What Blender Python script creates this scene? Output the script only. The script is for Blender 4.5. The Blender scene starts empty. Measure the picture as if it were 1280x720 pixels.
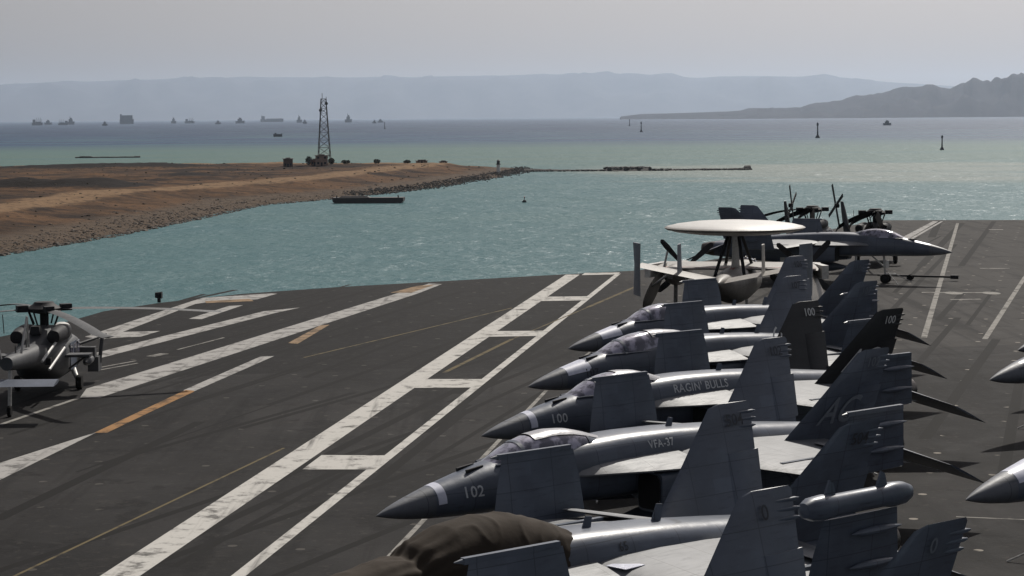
import bpy, bmesh, math, random
from math import sin, cos, pi, radians, copysign, atan, atan2, sqrt
from mathutils import Vector, Matrix, noise
random.seed(7)
S = bpy.context.scene
C = S.collection

# ------------------------------------------------------------------ camera
F, H, Y0 = 2560.0, 11.2, 145.5          # focal length in photo pixels, eye height above the deck, horizon row
ROLL = atan(.0075); PHI = atan((360 - Y0) / F)
cam = bpy.data.cameras.new('camera'); cam.lens = 72.0; cam.sensor_width = 36.0
cam.clip_start = .5; cam.clip_end = 120000
co = bpy.data.objects.new('camera', cam); C.objects.link(co)
fw = Vector((0, cos(PHI), -sin(PHI))); U = Vector((0, sin(PHI), cos(PHI))); R = Vector((1, 0, 0))
rc = R * cos(ROLL) - U * sin(ROLL); uc = R * sin(ROLL) + U * cos(ROLL)
m = Matrix((rc, uc, -fw)).transposed().to_4x4(); m.translation = (0, 0, H)
co.matrix_world = m
S.camera = co

# ------------------------------------------------------------------ sky, sun, exposure
SUN_EL, SUN_AZ = radians(45), radians(20)
w = bpy.data.worlds.new('World'); S.world = w; w.use_nodes = True
nt = w.node_tree; nt.nodes.clear()
sky = nt.nodes.new('ShaderNodeTexSky'); sky.sky_type = 'NISHITA'; sky.sun_disc = False
sky.sun_elevation = SUN_EL; sky.sun_rotation = SUN_AZ; sky.altitude = 30; sky.air_density = 1.0; sky.dust_density = 3.0; sky.ozone_density = 1.5
hs = nt.nodes.new('ShaderNodeHueSaturation'); hs.inputs['Saturation'].default_value = .3
tint = nt.nodes.new('ShaderNodeMix'); tint.data_type = 'RGBA'; tint.blend_type = 'MULTIPLY'; tint.inputs[0].default_value = 1; tint.inputs[7].default_value = (1.06, 1.0, 1.0, 1)
bg = nt.nodes.new('ShaderNodeBackground'); bg.inputs['Strength'].default_value = .076
wo = nt.nodes.new('ShaderNodeOutputWorld')
nt.links.new(sky.outputs[0], hs.inputs['Color']); nt.links.new(hs.outputs[0], tint.inputs[6]); nt.links.new(tint.outputs[2], bg.inputs[0]); nt.links.new(bg.outputs[0], wo.inputs[0])
sl = bpy.data.lights.new('sun', 'SUN'); sl.energy = 4.9; sl.angle = radians(.53); sl.color = (1, .95, .87)
so = bpy.data.objects.new('sun', sl); C.objects.link(so)
sd = Vector((sin(SUN_AZ) * cos(SUN_EL), cos(SUN_AZ) * cos(SUN_EL), sin(SUN_EL)))
so.rotation_euler = (-sd).to_track_quat('-Z', 'Y').to_euler(); so.location = sd * 300
S.view_settings.view_transform = 'Standard'; S.view_settings.look = 'None'
S.view_settings.exposure = -.4; S.view_settings.gamma = 1.0; S.view_settings.use_curve_mapping = False
S.cycles.volume_bounces = 1; S.cycles.max_bounces = 6; S.cycles.diffuse_bounces = 2; S.cycles.glossy_bounces = 3; S.cycles.transmission_bounces = 4

WATER = -19.0

def at(px, py, z=0.0):
    """the point of the level z that the photo shows at (px, py)"""
    u, v = px - 640, py - 360
    c, s = cos(ROLL), sin(ROLL)
    u, v = u * c - v * s, u * s + v * c
    d = R * (u / F) + fw - U * (v / F)
    t = (z - H) / d.z
    return Vector((d.x * t, d.y * t, z))
def span(px, py, dist):
    """the point the photo shows at (px, py), dist metres ahead"""
    u, v = px - 640, py - 360
    c, s = cos(ROLL), sin(ROLL)
    u, v = u * c - v * s, u * s + v * c
    d = R * (u / F) + fw - U * (v / F)
    t = dist / d.y
    return Vector((d.x * t, dist, H + d.z * t))

# ------------------------------------------------------------------ materials
def mat(name, c1, c2=None, scale=3.0, rough=.5, metal=0.0, bump=0.0, bscale=None, detail=6, spec=.5, stretch=None, fine=None):
    M = bpy.data.materials.new(name); M.use_nodes = True
    n = M.node_tree; p = n.nodes['Principled BSDF']; L = n.links.new
    p.inputs['Roughness'].default_value = rough; p.inputs['Metallic'].default_value = metal
    p.inputs['Specular IOR Level'].default_value = spec
    tc = n.nodes.new('ShaderNodeTexCoord'); mp = n.nodes.new('ShaderNodeMapping'); L(tc.outputs['Object'], mp.inputs[0])
    if stretch: mp.inputs['Scale'].default_value = stretch
    if c2 is None: c2 = tuple(x * .8 for x in c1)
    t = n.nodes.new('ShaderNodeTexNoise'); t.inputs['Scale'].default_value = scale; t.inputs['Detail'].default_value = detail; t.inputs['Roughness'].default_value = .6
    L(mp.outputs[0], t.inputs['Vector'])
    r = n.nodes.new('ShaderNodeValToRGB'); r.color_ramp.elements[0].position = .3; r.color_ramp.elements[1].position = .7
    r.color_ramp.elements[0].color = (*c2, 1); r.color_ramp.elements[1].color = (*c1, 1)
    L(t.outputs[0], r.inputs[0]); L(r.outputs[0], p.inputs['Base Color'])
    if bump:
        t2 = n.nodes.new('ShaderNodeTexNoise'); t2.inputs['Scale'].default_value = bscale or scale * 4; t2.inputs['Detail'].default_value = 5
        L(mp.outputs[0], t2.inputs['Vector'])
        b = n.nodes.new('ShaderNodeBump'); b.inputs['Strength'].default_value = bump; b.inputs['Distance'].default_value = .05
        L(t2.outputs[0], b.inputs['Height']); L(b.outputs[0], p.inputs['Normal'])
    return M

def math_node(n, op, a, b=None, c=None):
    k = n.nodes.new('ShaderNodeMath'); k.operation = op
    for i, v in enumerate((a, b, c)):
        if v is None: continue
        if isinstance(v, (int, float)): k.inputs[i].default_value = v
        else: n.links.new(v, k.inputs[i])
    return k.outputs[0]
def mixc(n, fac, a, b):
    k = n.nodes.new('ShaderNodeMix'); k.data_type = 'RGBA'
    n.links.new(fac, k.inputs[0])
    for i, v in ((6, a), (7, b)):
        if isinstance(v, tuple): k.inputs[i].default_value = (*v, 1)
        else: n.links.new(v, k.inputs[i])
    return k.outputs[2]
def noise_node(n, vec, scale, detail=4, rough=.55):
    t = n.nodes.new('ShaderNodeTexNoise'); t.inputs['Scale'].default_value = scale; t.inputs['Detail'].default_value = detail; t.inputs['Roughness'].default_value = rough
    n.links.new(vec, t.inputs['Vector']); return t.outputs[0]
def ramp(n, fac, lo, hi):
    k = n.nodes.new('ShaderNodeMapRange'); k.interpolation_type = 'SMOOTHSTEP'
    n.links.new(fac, k.inputs[0]); k.inputs[1].default_value = lo; k.inputs[2].default_value = hi
    return k.outputs[0]
def mapping(n, vec, scale=(1, 1, 1), rot=0.0):
    k = n.nodes.new('ShaderNodeMapping'); n.links.new(vec, k.inputs[0]); k.inputs['Scale'].default_value = scale; k.inputs['Rotation'].default_value = (0, 0, rot)
    return k.outputs[0]

def jet_paint(name, c, rough=.42, dirt=.6):
    M = bpy.data.materials.new(name); M.use_nodes = True
    n = M.node_tree; p = n.nodes['Principled BSDF']; L = n.links.new
    tc = n.nodes.new('ShaderNodeTexCoord').outputs['Object']
    big = noise_node(n, tc, .9, 5); streak = noise_node(n, mapping(n, tc, (.8, 6, 6)), 2.2, 5, .65); spots = noise_node(n, tc, 14, 3)
    col = mixc(n, ramp(n, big, .3, .7), tuple(x * .82 for x in c), tuple(x * 1.12 for x in c))
    col = mixc(n, math_node(n, 'MULTIPLY', ramp(n, streak, .52, .78), dirt), col, tuple(x * .5 for x in c))
    col = mixc(n, math_node(n, 'MULTIPLY', ramp(n, spots, .62, .75), .35), col, tuple(min(1, x * 1.35) for x in c))
    # panel joints and panels repainted at different times
    sx = n.nodes.new('ShaderNodeSeparateXYZ'); L(tc, sx.inputs[0])
    cm = n.nodes.new('ShaderNodeCombineXYZ')
    for i_, sz_ in enumerate((.62, 1.3, .31)): L(math_node(n, 'FLOOR', math_node(n, 'DIVIDE', sx.outputs[i_], sz_)), cm.inputs[i_])
    wn = n.nodes.new('ShaderNodeTexWhiteNoise'); wn.noise_dimensions = '3D'; L(cm.outputs[0], wn.inputs['Vector'])
    col = mixc(n, math_node(n, 'MULTIPLY', ramp(n, wn.outputs['Value'], .6, 1.0), .2), col, tuple(x * .62 for x in c))
    col = mixc(n, math_node(n, 'MULTIPLY', math_node(n, 'LESS_THAN', wn.outputs['Value'], .07), .18), col, tuple(min(1, x * 1.5) for x in c))
    fx = math_node(n, 'PINGPONG', sx.outputs[0], .62); fz = math_node(n, 'PINGPONG', sx.outputs[2], .31)
    ln = math_node(n, 'MAXIMUM', math_node(n, 'LESS_THAN', fx, .011), math_node(n, 'LESS_THAN', fz, .008))
    col = mixc(n, math_node(n, 'MULTIPLY', ln, .7), col, tuple(x * .35 for x in c))
    L(col, p.inputs['Base Color'])
    rg = n.nodes.new('ShaderNodeMapRange'); L(streak, rg.inputs[0]); rg.inputs[3].default_value = rough - .08; rg.inputs[4].default_value = rough + .14
    L(rg.outputs[0], p.inputs['Roughness'])
    b = n.nodes.new('ShaderNodeBump'); b.inputs['Strength'].default_value = .3; b.inputs['Distance'].default_value = .025
    L(noise_node(n, tc, 2.5, 3), b.inputs['Height']); L(b.outputs[0], p.inputs['Normal'])
    return M

MT = {}
MT['jet'] = jet_paint('low_visibility_grey', (.09, .108, .143), .33, .85)
MT['wing'] = jet_paint('sunlit_upper_grey', (.185, .193, .205), .55, .8)  # lighter than the fuselage: sunlit brightness painted into the wing colour
MT['jet_dark'] = jet_paint('darker_blue_grey', (.075, .092, .128))
MT['jet_black'] = jet_paint('squadron_black', (.012, .012, .014), .5, .3)
MT['radome'] = jet_paint('radome_grey', (.12, .13, .15), .5)
MT['e2'] = jet_paint('pale_grey_gloss', (.215, .2, .18), .5, .9)
MT['dome'] = mat('dome_grey', (.55, .54, .52), (.47, .46, .44), 1.2, .5)
MT['dark'] = mat('dark_metal', (.03, .03, .033), (.018, .018, .02), 8, .65, spec=.2)
MT['black_plate'] = mat('intake_black', (.008, .008, .009), (.004, .004, .005), 4, .8)  # near-black plate that closes the nacelle mouth
MT['metal'] = mat('burnt_metal', (.16, .145, .13), (.07, .065, .06), 6, .38, .9)
MT['gear'] = mat('gear_white', (.62, .62, .6), (.4, .39, .37), 7, .45)
MT['tyre'] = mat('tyre_rubber', (.02, .02, .02), (.012, .012, .012), 9, .9, spec=.12)
MT['blade'] = mat('matt_black_blade', (.012, .012, .013), (.007, .007, .008), 9, .95, spec=.03)
MT['mark'] = mat('marking_grey', (.6, .62, .64), (.48, .5, .52), 9, .6)
MT['markf'] = mat('faded_marking', (.2, .22, .25), (.13, .15, .18), 5, .6)
MT['cover'] = mat('canopy_sun_cover', (.42, .42, .44), (.3, .3, .32), 2, .3, bump=.3, bscale=4)
MT['cover_tan'] = mat('tan_sun_cover', (.13, .12, .11), (.09, .082, .075), 3, .8, bump=.3)
MT['markw'] = mat('marking_white', (.7, .7, .68), (.5, .5, .5), 9, .6)
MT['markd'] = mat('marking_dark', (.04, .045, .055), (.03, .03, .035), 9, .6)
MT['tape'] = mat('bright_tape', (.72, .74, .84), (.55, .57, .68), 6, .35)
MT['heli'] = jet_paint('helicopter_grey', (.055, .058, .063), .62, .9)
MT['canvas'] = mat('brown_canvas', (.05, .039, .03), (.036, .028, .021), 1.2, .85, bump=.12, bscale=9, spec=.15)
MT['red'] = mat('red_trim', (.28, .03, .02), (.16, .02, .015), 6, .5)
MT['yellow'] = mat('tow_yellow', (.5, .3, .03), (.3, .18, .03), 6, .5)
MT['whitebag'] = mat('white_cover', (.72, .71, .68), (.55, .54, .52), 5, .7, bump=.4)
g = bpy.data.materials.new('canopy_glass'); g.use_nodes = True; p = g.node_tree.nodes['Principled BSDF']
p.inputs['Base Color'].default_value = (.2, .2, .27, 1); p.inputs['Roughness'].default_value = .13; p.inputs['Metallic'].default_value = .25
p.inputs['Coat Weight'].default_value = 1; p.inputs['Coat Roughness'].default_value = .05
tcx = g.node_tree.nodes.new('ShaderNodeTexCoord'); nn = noise_node(g.node_tree, tcx.outputs['Object'], 3.0, 3)
g.node_tree.links.new(mixc(g.node_tree, ramp(g.node_tree, nn, .4, .6), (.06, .06, .09), (.34, .33, .42)), p.inputs['Base Color'])
MT['glass'] = g

# ------------------------------------------------------------------ mesh builder
class MB:
    def __init__(s): s.v = []; s.f = []
    def add(s, vs, fs):
        o = len(s.v); s.v += [tuple(v) for v in vs]; s.f += [tuple(i + o for i in f) for f in fs]; return s
    def loft(s, rings, cap=True, closed=True):
        n = len(rings[0]); vs = [p for r in rings for p in r]; fs = []
        for i in range(len(rings) - 1):
            for k in range(n if closed else n - 1):
                a, b = i * n + k, i * n + (k + 1) % n
                fs.append((a, b, b + n, a + n))
        if cap:
            fs.append(tuple(range(n - 1, -1, -1))); o = (len(rings) - 1) * n; fs.append(tuple(range(o, o + n)))
        return s.add(vs, fs)
    def box(s, c, d, rz=0.0, ry=0.0, top=1.0):
        M = Matrix.Translation(c) @ Matrix.Rotation(rz, 4, 'Z') @ Matrix.Rotation(ry, 4, 'Y')
        vs = []
        for z in (-1, 1):
            k = top if z > 0 else 1
            for x, y in ((-1, -1), (1, -1), (1, 1), (-1, 1)):
                vs.append(M @ Vector((x * d[0] / 2 * k, y * d[1] / 2 * k, z * d[2] / 2)))
        return s.add(vs, [(3, 2, 1, 0), (4, 5, 6, 7), (0, 1, 5, 4), (1, 2, 6, 5), (2, 3, 7, 6), (3, 0, 4, 7)])
    def tube(s, pts, rad, n=8, cap=True):
        pts = [Vector(p) for p in pts]; rings = []
        for i, p in enumerate(pts):
            t = (pts[min(i + 1, len(pts) - 1)] - pts[max(i - 1, 0)]).normalized()
            a = t.orthogonal().normalized() if i == 0 else (a0 - t * a0.dot(t)).normalized()
            a0 = a; b = t.cross(a); r = rad[i] if isinstance(rad, (list, tuple)) else rad
            rings.append([p + (a * cos(2 * pi * k / n) + b * sin(2 * pi * k / n)) * r for k in range(n)])
        return s.loft(rings, cap)
    def revolve(s, prof, M=None, n=24):
        M = M or Matrix.Identity(4)
        return s.loft([[M @ Vector((r * cos(2 * pi * k / n), r * sin(2 * pi * k / n), z)) for k in range(n)] for r, z in prof])
    def prism(s, poly, z0, z1):
        n = len(poly); vs = [(x, y, z0) for x, y in poly] + [(x, y, z1) for x, y in poly]
        fs = [tuple(range(n - 1, -1, -1)), tuple(range(n, 2 * n))] + [(i, (i + 1) % n, n + (i + 1) % n, n + i) for i in range(n)]
        return s.add(vs, fs)
    def mesh(s, name, material, smooth=True, angle=35):
        me = bpy.data.meshes.new(name); me.from_pydata(s.v, [], s.f)
        bm = bmesh.new(); bm.from_mesh(me); bmesh.ops.recalc_face_normals(bm, faces=bm.faces); bm.to_mesh(me); bm.free()
        if smooth:
            me.polygons.foreach_set('use_smooth', [True] * len(me.polygons)); me.set_sharp_from_angle(angle=radians(angle))
        me.materials.append(material); return me
    def ob(s, name, material, parent=None, smooth=True, angle=35):
        return link(name, s.mesh(name, material, smooth, angle), parent)
def link(name, data, parent=None, loc=None):
    o = bpy.data.objects.new(name, data); C.objects.link(o)
    if parent: o.parent = parent
    if loc is not None: o.location = loc
    return o
def tag(o, label, cat, group=None, kind=None):
    if label: o['label'] = label
    if cat: o['category'] = cat
    if group: o['group'] = group
    if kind: o['kind'] = kind
    return o
def empty(name, loc, rz=0.0):
    o = link(name, None, None, loc); o.rotation_euler = (0, 0, rz); o.empty_display_size = .5; return o
CACHE = {}
def part(name, key, fn, material, parent, angle=35):
    k = (key, material.name)
    if k not in CACHE: CACHE[k] = fn().mesh(name, material, True, angle)
    return link(name, CACHE[k], parent)
def interp(x, xs, ys):
    if x <= xs[0]: return ys[0]
    for i in range(len(xs) - 1):
        if x <= xs[i + 1]: return ys[i] + (ys[i + 1] - ys[i]) * (x - xs[i]) / (xs[i + 1] - xs[i])
    return ys[-1]
def sring(x, yc, zc, hw, ht, hb, e, n=28):
    r = []
    for k in range(n):
        a = 2 * pi * k / n; c, s = cos(a), sin(a)
        r.append((x, yc + hw * copysign(abs(c) ** (2 / e), c), zc + (ht if s >= 0 else hb) * copysign(abs(s) ** (2 / e), s)))
    return r
FOIL = [(1, 0), (.85, .32), (.6, .8), (.35, 1), (.15, .85), (.05, .5), (0, 0), (.05, -.45), (.15, -.7), (.35, -.85), (.6, -.65), (.85, -.28)]
def foil(le, te, t, nrm):
    """wing section from leading to trailing edge, thickness t along nrm"""
    le, te, nrm = Vector(le), Vector(te), Vector(nrm)
    return [le + (te - le) * a + nrm * (t / 2 * b) for a, b in FOIL]
def text_mesh(txt, size, fn, material, shear=0.0, spacing=1.0, name='marking'):
    cu = bpy.data.curves.new('lettering', 'FONT'); cu.body = txt; cu.size = size; cu.shear = shear; cu.space_character = spacing; cu.offset = size * .012
    cu.resolution_u = 3
    to = bpy.data.objects.new('lettering', cu); C.objects.link(to); bpy.context.view_layer.update()
    me = bpy.data.meshes.new_from_object(to.evaluated_get(bpy.context.evaluated_depsgraph_get()))
    bpy.data.objects.remove(to); bpy.data.curves.remove(cu)
    for v in me.vertices: v.co = Vector(fn(v.co.x, v.co.y))
    me.materials.clear(); me.materials.append(material); return me

# ------------------------------------------------------------------ the setting: sea, land, hills, haze
def water_material():
    M = bpy.data.materials.new('sea_water'); M.use_nodes = True
    n = M.node_tree; p = n.nodes['Principled BSDF']; L = n.links.new
    tc = n.nodes.new('ShaderNodeTexCoord').outputs['Object']
    sx = n.nodes.new('ShaderNodeSeparateXYZ'); L(tc, sx.inputs[0])
    wob = noise_node(n, mapping(n, tc, (.0006, .0016, 1)), 1, 4)
    y = math_node(n, 'ADD', sx.outputs[1], math_node(n, 'MULTIPLY', math_node(n, 'SUBTRACT', wob, .5), 900))
    # the shallows: green-turquoise near, sand-tinted bank behind the breakwater, deep blue roadstead
    t1 = ramp(n, y, 850, 1500); t2 = ramp(n, y, 1800, 2600); t3 = ramp(n, y, 2500, 4800)
    col = mixc(n, t1, (.036, .105, .113), (.07, .126, .106))
    col = mixc(n, t2, col, (.009, .038, .092))
    col = mixc(n, t3, col, (.005, .019, .066))
    # sand-clouded shoal to the right of the breakwater head
    dx_ = math_node(n, 'DIVIDE', math_node(n, 'SUBTRACT', sx.outputs[0], 190), 170); dy_ = math_node(n, 'DIVIDE', math_node(n, 'SUBTRACT', sx.outputs[1], 1080), 260)
    sh = math_node(n, 'SUBTRACT', 1, math_node(n, 'ADD', math_node(n, 'ADD', math_node(n, 'MULTIPLY', dx_, dx_), math_node(n, 'MULTIPLY', dy_, dy_)), math_node(n, 'MULTIPLY', math_node(n, 'SUBTRACT', noise_node(n, mapping(n, tc, (.006, .012, 1)), 1, 5), .5), 2.2)))
    col = mixc(n, math_node(n, 'MULTIPLY', ramp(n, sh, 0, .8), .6), col, (.21, .22, .18))
    pat = noise_node(n, mapping(n, tc, (.004, .012, 1)), 1, 5)
    col = mixc(n, math_node(n, 'MULTIPLY', ramp(n, pat, .42, .66), .5), col, (.05, .118, .118))
    n.nodes.remove(p); df = n.nodes.new('ShaderNodeBsdfDiffuse'); gl = n.nodes.new('ShaderNodeBsdfGlossy'); gl.inputs['Roughness'].default_value = .27; gl.inputs['Color'].default_value = (.95, .97, 1, 1)
    mx = n.nodes.new('ShaderNodeMixShader'); mx.inputs[0].default_value = .13; L(col, df.inputs[0]); L(df.outputs[0], mx.inputs[1]); L(gl.outputs[0], mx.inputs[2]); L(mx.outputs[0], n.nodes['Material Output'].inputs[0])
    # ripples: several sizes of chop, and small tilted facets that catch the sun
    h = math_node(n, 'ADD', math_node(n, 'MULTIPLY', noise_node(n, mapping(n, tc, (.35, .2, 1), .4), 1, 4, .65), 1.6),
                  math_node(n, 'MULTIPLY', noise_node(n, mapping(n, tc, (.06, .03, 1), .25), 1, 3), 3.2))
    b = n.nodes.new('ShaderNodeBump'); b.inputs['Strength'].default_value = .5; b.inputs['Distance'].default_value = .7
    L(h, b.inputs['Height'])
    off = None
    for sc_, k_ in ((.8, .25), (.17, .12)):
        vo = n.nodes.new('ShaderNodeTexVoronoi'); vo.inputs['Scale'].default_value = 1.0; L(mapping(n, tc, (sc_, sc_ * .55, 1), .3), vo.inputs['Vector'])
        v1 = n.nodes.new('ShaderNodeVectorMath'); v1.operation = 'SUBTRACT'; L(vo.outputs['Color'], v1.inputs[0]); v1.inputs[1].default_value = (.5, .5, .5)
        v2 = n.nodes.new('ShaderNodeVectorMath'); v2.operation = 'MULTIPLY'; L(v1.outputs[0], v2.inputs[0]); v2.inputs[1].default_value = (k_, k_, 0)
        va = n.nodes.new('ShaderNodeVectorMath'); va.operation = 'ADD'; L(b.outputs[0] if off is None else off, va.inputs[0]); L(v2.outputs[0], va.inputs[1]); off = va.outputs[0]
    nm = n.nodes.new('ShaderNodeVectorMath'); nm.operation = 'NORMALIZE'; L(off, nm.inputs[0]); L(nm.outputs[0], gl.inputs['Normal']); L(b.outputs[0], df.inputs['Normal'])
    return M
sea = MB()
ring = [60, 300, 900, 2500, 7000, 18000, 42000]
sea.add([(-42000, -3000, WATER), (42000, -3000, WATER), (42000, 42000, WATER), (-42000, 42000, WATER)], [(0, 1, 2, 3)])
tag(sea.ob('water', water_material()), 'blue-green harbour water stretching to the horizon', 'water', kind='structure')

# --- sandy spit on the left
SH = [(380, -128), (440, -118), (460, -115), (530, -103.5), (635, -94), (714, -87), (760, -68), (819, -50), (880, -33), (1000, -12), (1100, 4), (1140, 9), (1185, 12), (1230, -10), (1300, -60)]
FAR = [(-700, 1120), (-420, 1150), (-306, 1190), (-226, 1225), (-140, 1235), (-60, 1200), (9, 1165), (40, 1150)]
def inland(x, y):
    d = interp(y, [a for a, b in SH], [b for a, b in SH]) - x
    d += 5 * noise.noise((x * .03, y * .02, 3)) + 2 * noise.noise((x * .15, y * .1, 5))
    f = (interp(x, [a for a, b in FAR], [b for a, b in FAR]) - y) * .6
    return min(d, f), d
def ridges(x, y):
    q = 10 * noise.noise((x * .02, 8, 0))
    return (math.exp(-((y - 745 + x * .12 + q) / 16) ** 2) * max(0, min(1, (-104 - x) / 40)), math.exp(-((y - 900 + x * .1 - q) / 18) ** 2) * max(0, min(1, (-110 - x) / 50)) * max(0, min(1, .5 + 2 * noise.noise((x * .013, 3, 0)))),
            math.exp(-((y - 1085 + q) / 34) ** 2) * max(0, min(1, (-120 - x) / 70)))
def ground_z(x, y):
    k, d = inland(x, y)
    z = interp(k, [-30, -4, 0, 6, 16, 34, 42, 62, 80, 140, 300], [-6, -1.2, -.2, 1.0, 1.9, 3.6, 5.0, 5.2, 4.4, 4.2, 4.4])
    if k > 0:
        a = min(1, k / 30)
        z += a * (.6 * noise.noise((x * .05, y * .03, 0)) + .45 * noise.noise((x * .16, y * .1, 7)) + .25 * noise.noise((x * .4, y * .25, 3)))
        if k > 66:
            b = min(1, (k - 66) / 25)
            bump = max(0, noise.noise((x * .011 + 4, y * .02, 2))) * 3 + max(0, noise.noise((x * .045, y * .05, 11))) * 2.4 + max(0, noise.noise((x * .11, y * .12, 15))) * 1.4
            r1, r2, r3 = ridges(x, y)
            r1 *= 2.2 + 1.4 * noise.noise((x * .06, 5, 1)); r2 *= 1.8 + 1.2 * noise.noise((x * .05, 2, 1)); r3 *= 3.2 + 1.6 * noise.noise((x * .03, 1, 1))
            z += b * (bump * max(.15, min(1, (1080 - y) / 250)) + r1 + r2 + r3)
    return WATER + z
def land_material():
    M = bpy.data.materials.new('desert_ground'); M.use_nodes = True
    n = M.node_tree; p = n.nodes['Principled BSDF']; L = n.links.new
    tc = n.nodes.new('ShaderNodeTexCoord').outputs['Object']
    at_ = n.nodes.new('ShaderNodeAttribute'); at_.attribute_name = 'inland'; k = at_.outputs['Fac']
    big = noise_node(n, mapping(n, tc, (.012, .02, .05)), 1, 6, .65); fine = noise_node(n, mapping(n, tc, (.35, .35, .6)), 1, 5, .7)
    col = mixc(n, ramp(n, math_node(n, 'ADD', math_node(n, 'MULTIPLY', big, .5), math_node(n, 'MULTIPLY', noise_node(n, mapping(n, tc, (.004, .06, .3)), 1, 6, .65), .5)), .42, .58), (.016, .008, .0042), (.11, .057, .025))
    kw = math_node(n, 'ADD', k, math_node(n, 'MULTIPLY', math_node(n, 'SUBTRACT', big, .5), 14))
    road = math_node(n, 'MULTIPLY', ramp(n, kw, 39, 44), math_node(n, 'SUBTRACT', 1, ramp(n, kw, 56, 64)))
    col = mixc(n, road, col, (.2, .125, .068))
    beach = math_node(n, 'SUBTRACT', 1, ramp(n, kw, 14, 24))
    col = mixc(n, beach, col, (.09, .064, .044))
    wet = math_node(n, 'SUBTRACT', 1, ramp(n, k, .5, 3.0))
    col = mixc(n, wet, col, (.06, .045, .032))
    col = mixc(n, math_node(n, 'MULTIPLY', ramp(n, fine, .46, .66), .7), col, (.018, .011, .007))
    shade_ = n.nodes.new('ShaderNodeAttribute'); shade_.attribute_name = 'ridge_shade'
    col = mixc(n, ramp(n, math_node(n, 'ADD', shade_.outputs['Fac'], math_node(n, 'MULTIPLY', math_node(n, 'SUBTRACT', fine, .5), .9)), .3, .75), col, (.009, .0055, .004))  # dark shade of the ridges painted into the ground colour
    L(col, p.inputs['Base Color']); p.inputs['Roughness'].default_value = .95; p.inputs['Specular IOR Level'].default_value = .1
    b = n.nodes.new('ShaderNodeBump'); b.inputs['Strength'].default_value = .7; b.inputs['Distance'].default_value = .8
    L(fine, b.inputs['Height']); L(b.outputs[0], p.inputs['Normal'])
    return M
xs = [-700 + 12 * i for i in range(24)] + [-412 + 3.0 * i for i in range(152)]
ys = [390 + 4.2 * i for i in range(210)]
tv, tf, ta = [], [], []
for y in ys:
    for x in xs:
        tv.append((x, y, ground_z(x, y))); ta.append(inland(x, y)[0])
nx = len(xs)
for j in range(len(ys) - 1):
    for i in range(nx - 1):
        a = j * nx + i
        if max(ta[a], ta[a + 1], ta[a + nx], ta[a + nx + 1]) > -12: tf.append((a, a + 1, a + nx + 1, a + nx))
me = bpy.data.meshes.new('terrain'); me.from_pydata(tv, [], tf)
me.attributes.new('inland', 'FLOAT', 'POINT').data.foreach_set('value', ta)
me.attributes.new('ridge_shade', 'FLOAT', 'POINT').data.foreach_set('value', [min(1, sum(ridges(v[0], v[1])) * 1.5) if a > 70 else 0 for v, a in zip(tv, ta)])  # ridge mask for the painted shade
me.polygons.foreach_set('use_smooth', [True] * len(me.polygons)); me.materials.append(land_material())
tag(link('terrain', me), 'brown sandy spit with dirt road and rough mounds, their ridges painted with dark shade', 'land', kind='structure')

rock_m = mat('shore_rock', (.15, .122, .097), (.04, .032, .025), .6, .95, bump=.5)
rockd_m = mat('dark_rock', (.055, .05, .045), (.03, .028, .026), .5, .95, bump=.5)
def rock(mb, c, r, flat=.7):
    vs = []; n = 6
    rings = []
    for j, (zz, rr) in enumerate(((-.5, .75), (.1, 1), (.6, .62))):
        rings.append([(c[0] + r * rr * cos(2 * pi * k / n + j) * random.uniform(.7, 1.25), c[1] + r * rr * sin(2 * pi * k / n + j) * random.uniform(.7, 1.25), c[2] + r * zz * flat * random.uniform(.8, 1.2)) for k in range(n)])
    mb.loft(rings)
rk = MB()
for i in range(3600):
    y = random.uniform(430, 860) if i % 4 else random.uniform(430, 640); x0 = interp(y, [a for a, b in SH], [b for a, b in SH])
    d = abs(random.gauss(0, 9)); x = x0 - d + 2
    rock(rk, (x, y, max(ground_z(x, y), WATER)), (random.uniform(.12, .4) if i % 9 else random.uniform(.4, .85)) * (1.3 if d < 3 else .8))
tag(rk.ob('shore_rocks', rock_m, None, False), 'loose tan rocks along the water line of the spit', 'rocks', kind='stuff')
rk = MB()
for i in range(3600):
    y = random.uniform(790, 1175); x0 = interp(y, [a for a, b in SH], [b for a, b in SH])
    x = x0 + random.gauss(-3, 3.5)
    rock(rk, (x, y, WATER + random.uniform(.0, 1.7) * max(.15, min(1, (x0 + 3 - x) / 6))), random.uniform(.22, .5))
tag(rk.ob('quay_rocks', rockd_m, None, False), 'dark rock armour along the tip of the spit', 'rocks', kind='stuff')
sc = MB()
for i in range(700):
    y = random.uniform(470, 1150); x = interp(y, [a for a, b in SH], [b for a, b in SH]) - random.uniform(20, 240)
    if inland(x, y)[0] > 12: rock(sc, (x, y, ground_z(x, y)), random.uniform(.15, .5) * (1 + (y - 470) / 900))
tag(sc.ob('desert_scrub', mat('dry_scrub', (.06, .045, .025), (.025, .02, .012), .4, 1), None, False), 'dry scrub and rubble scattered over the spit', 'scrub', kind='stuff')

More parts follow.
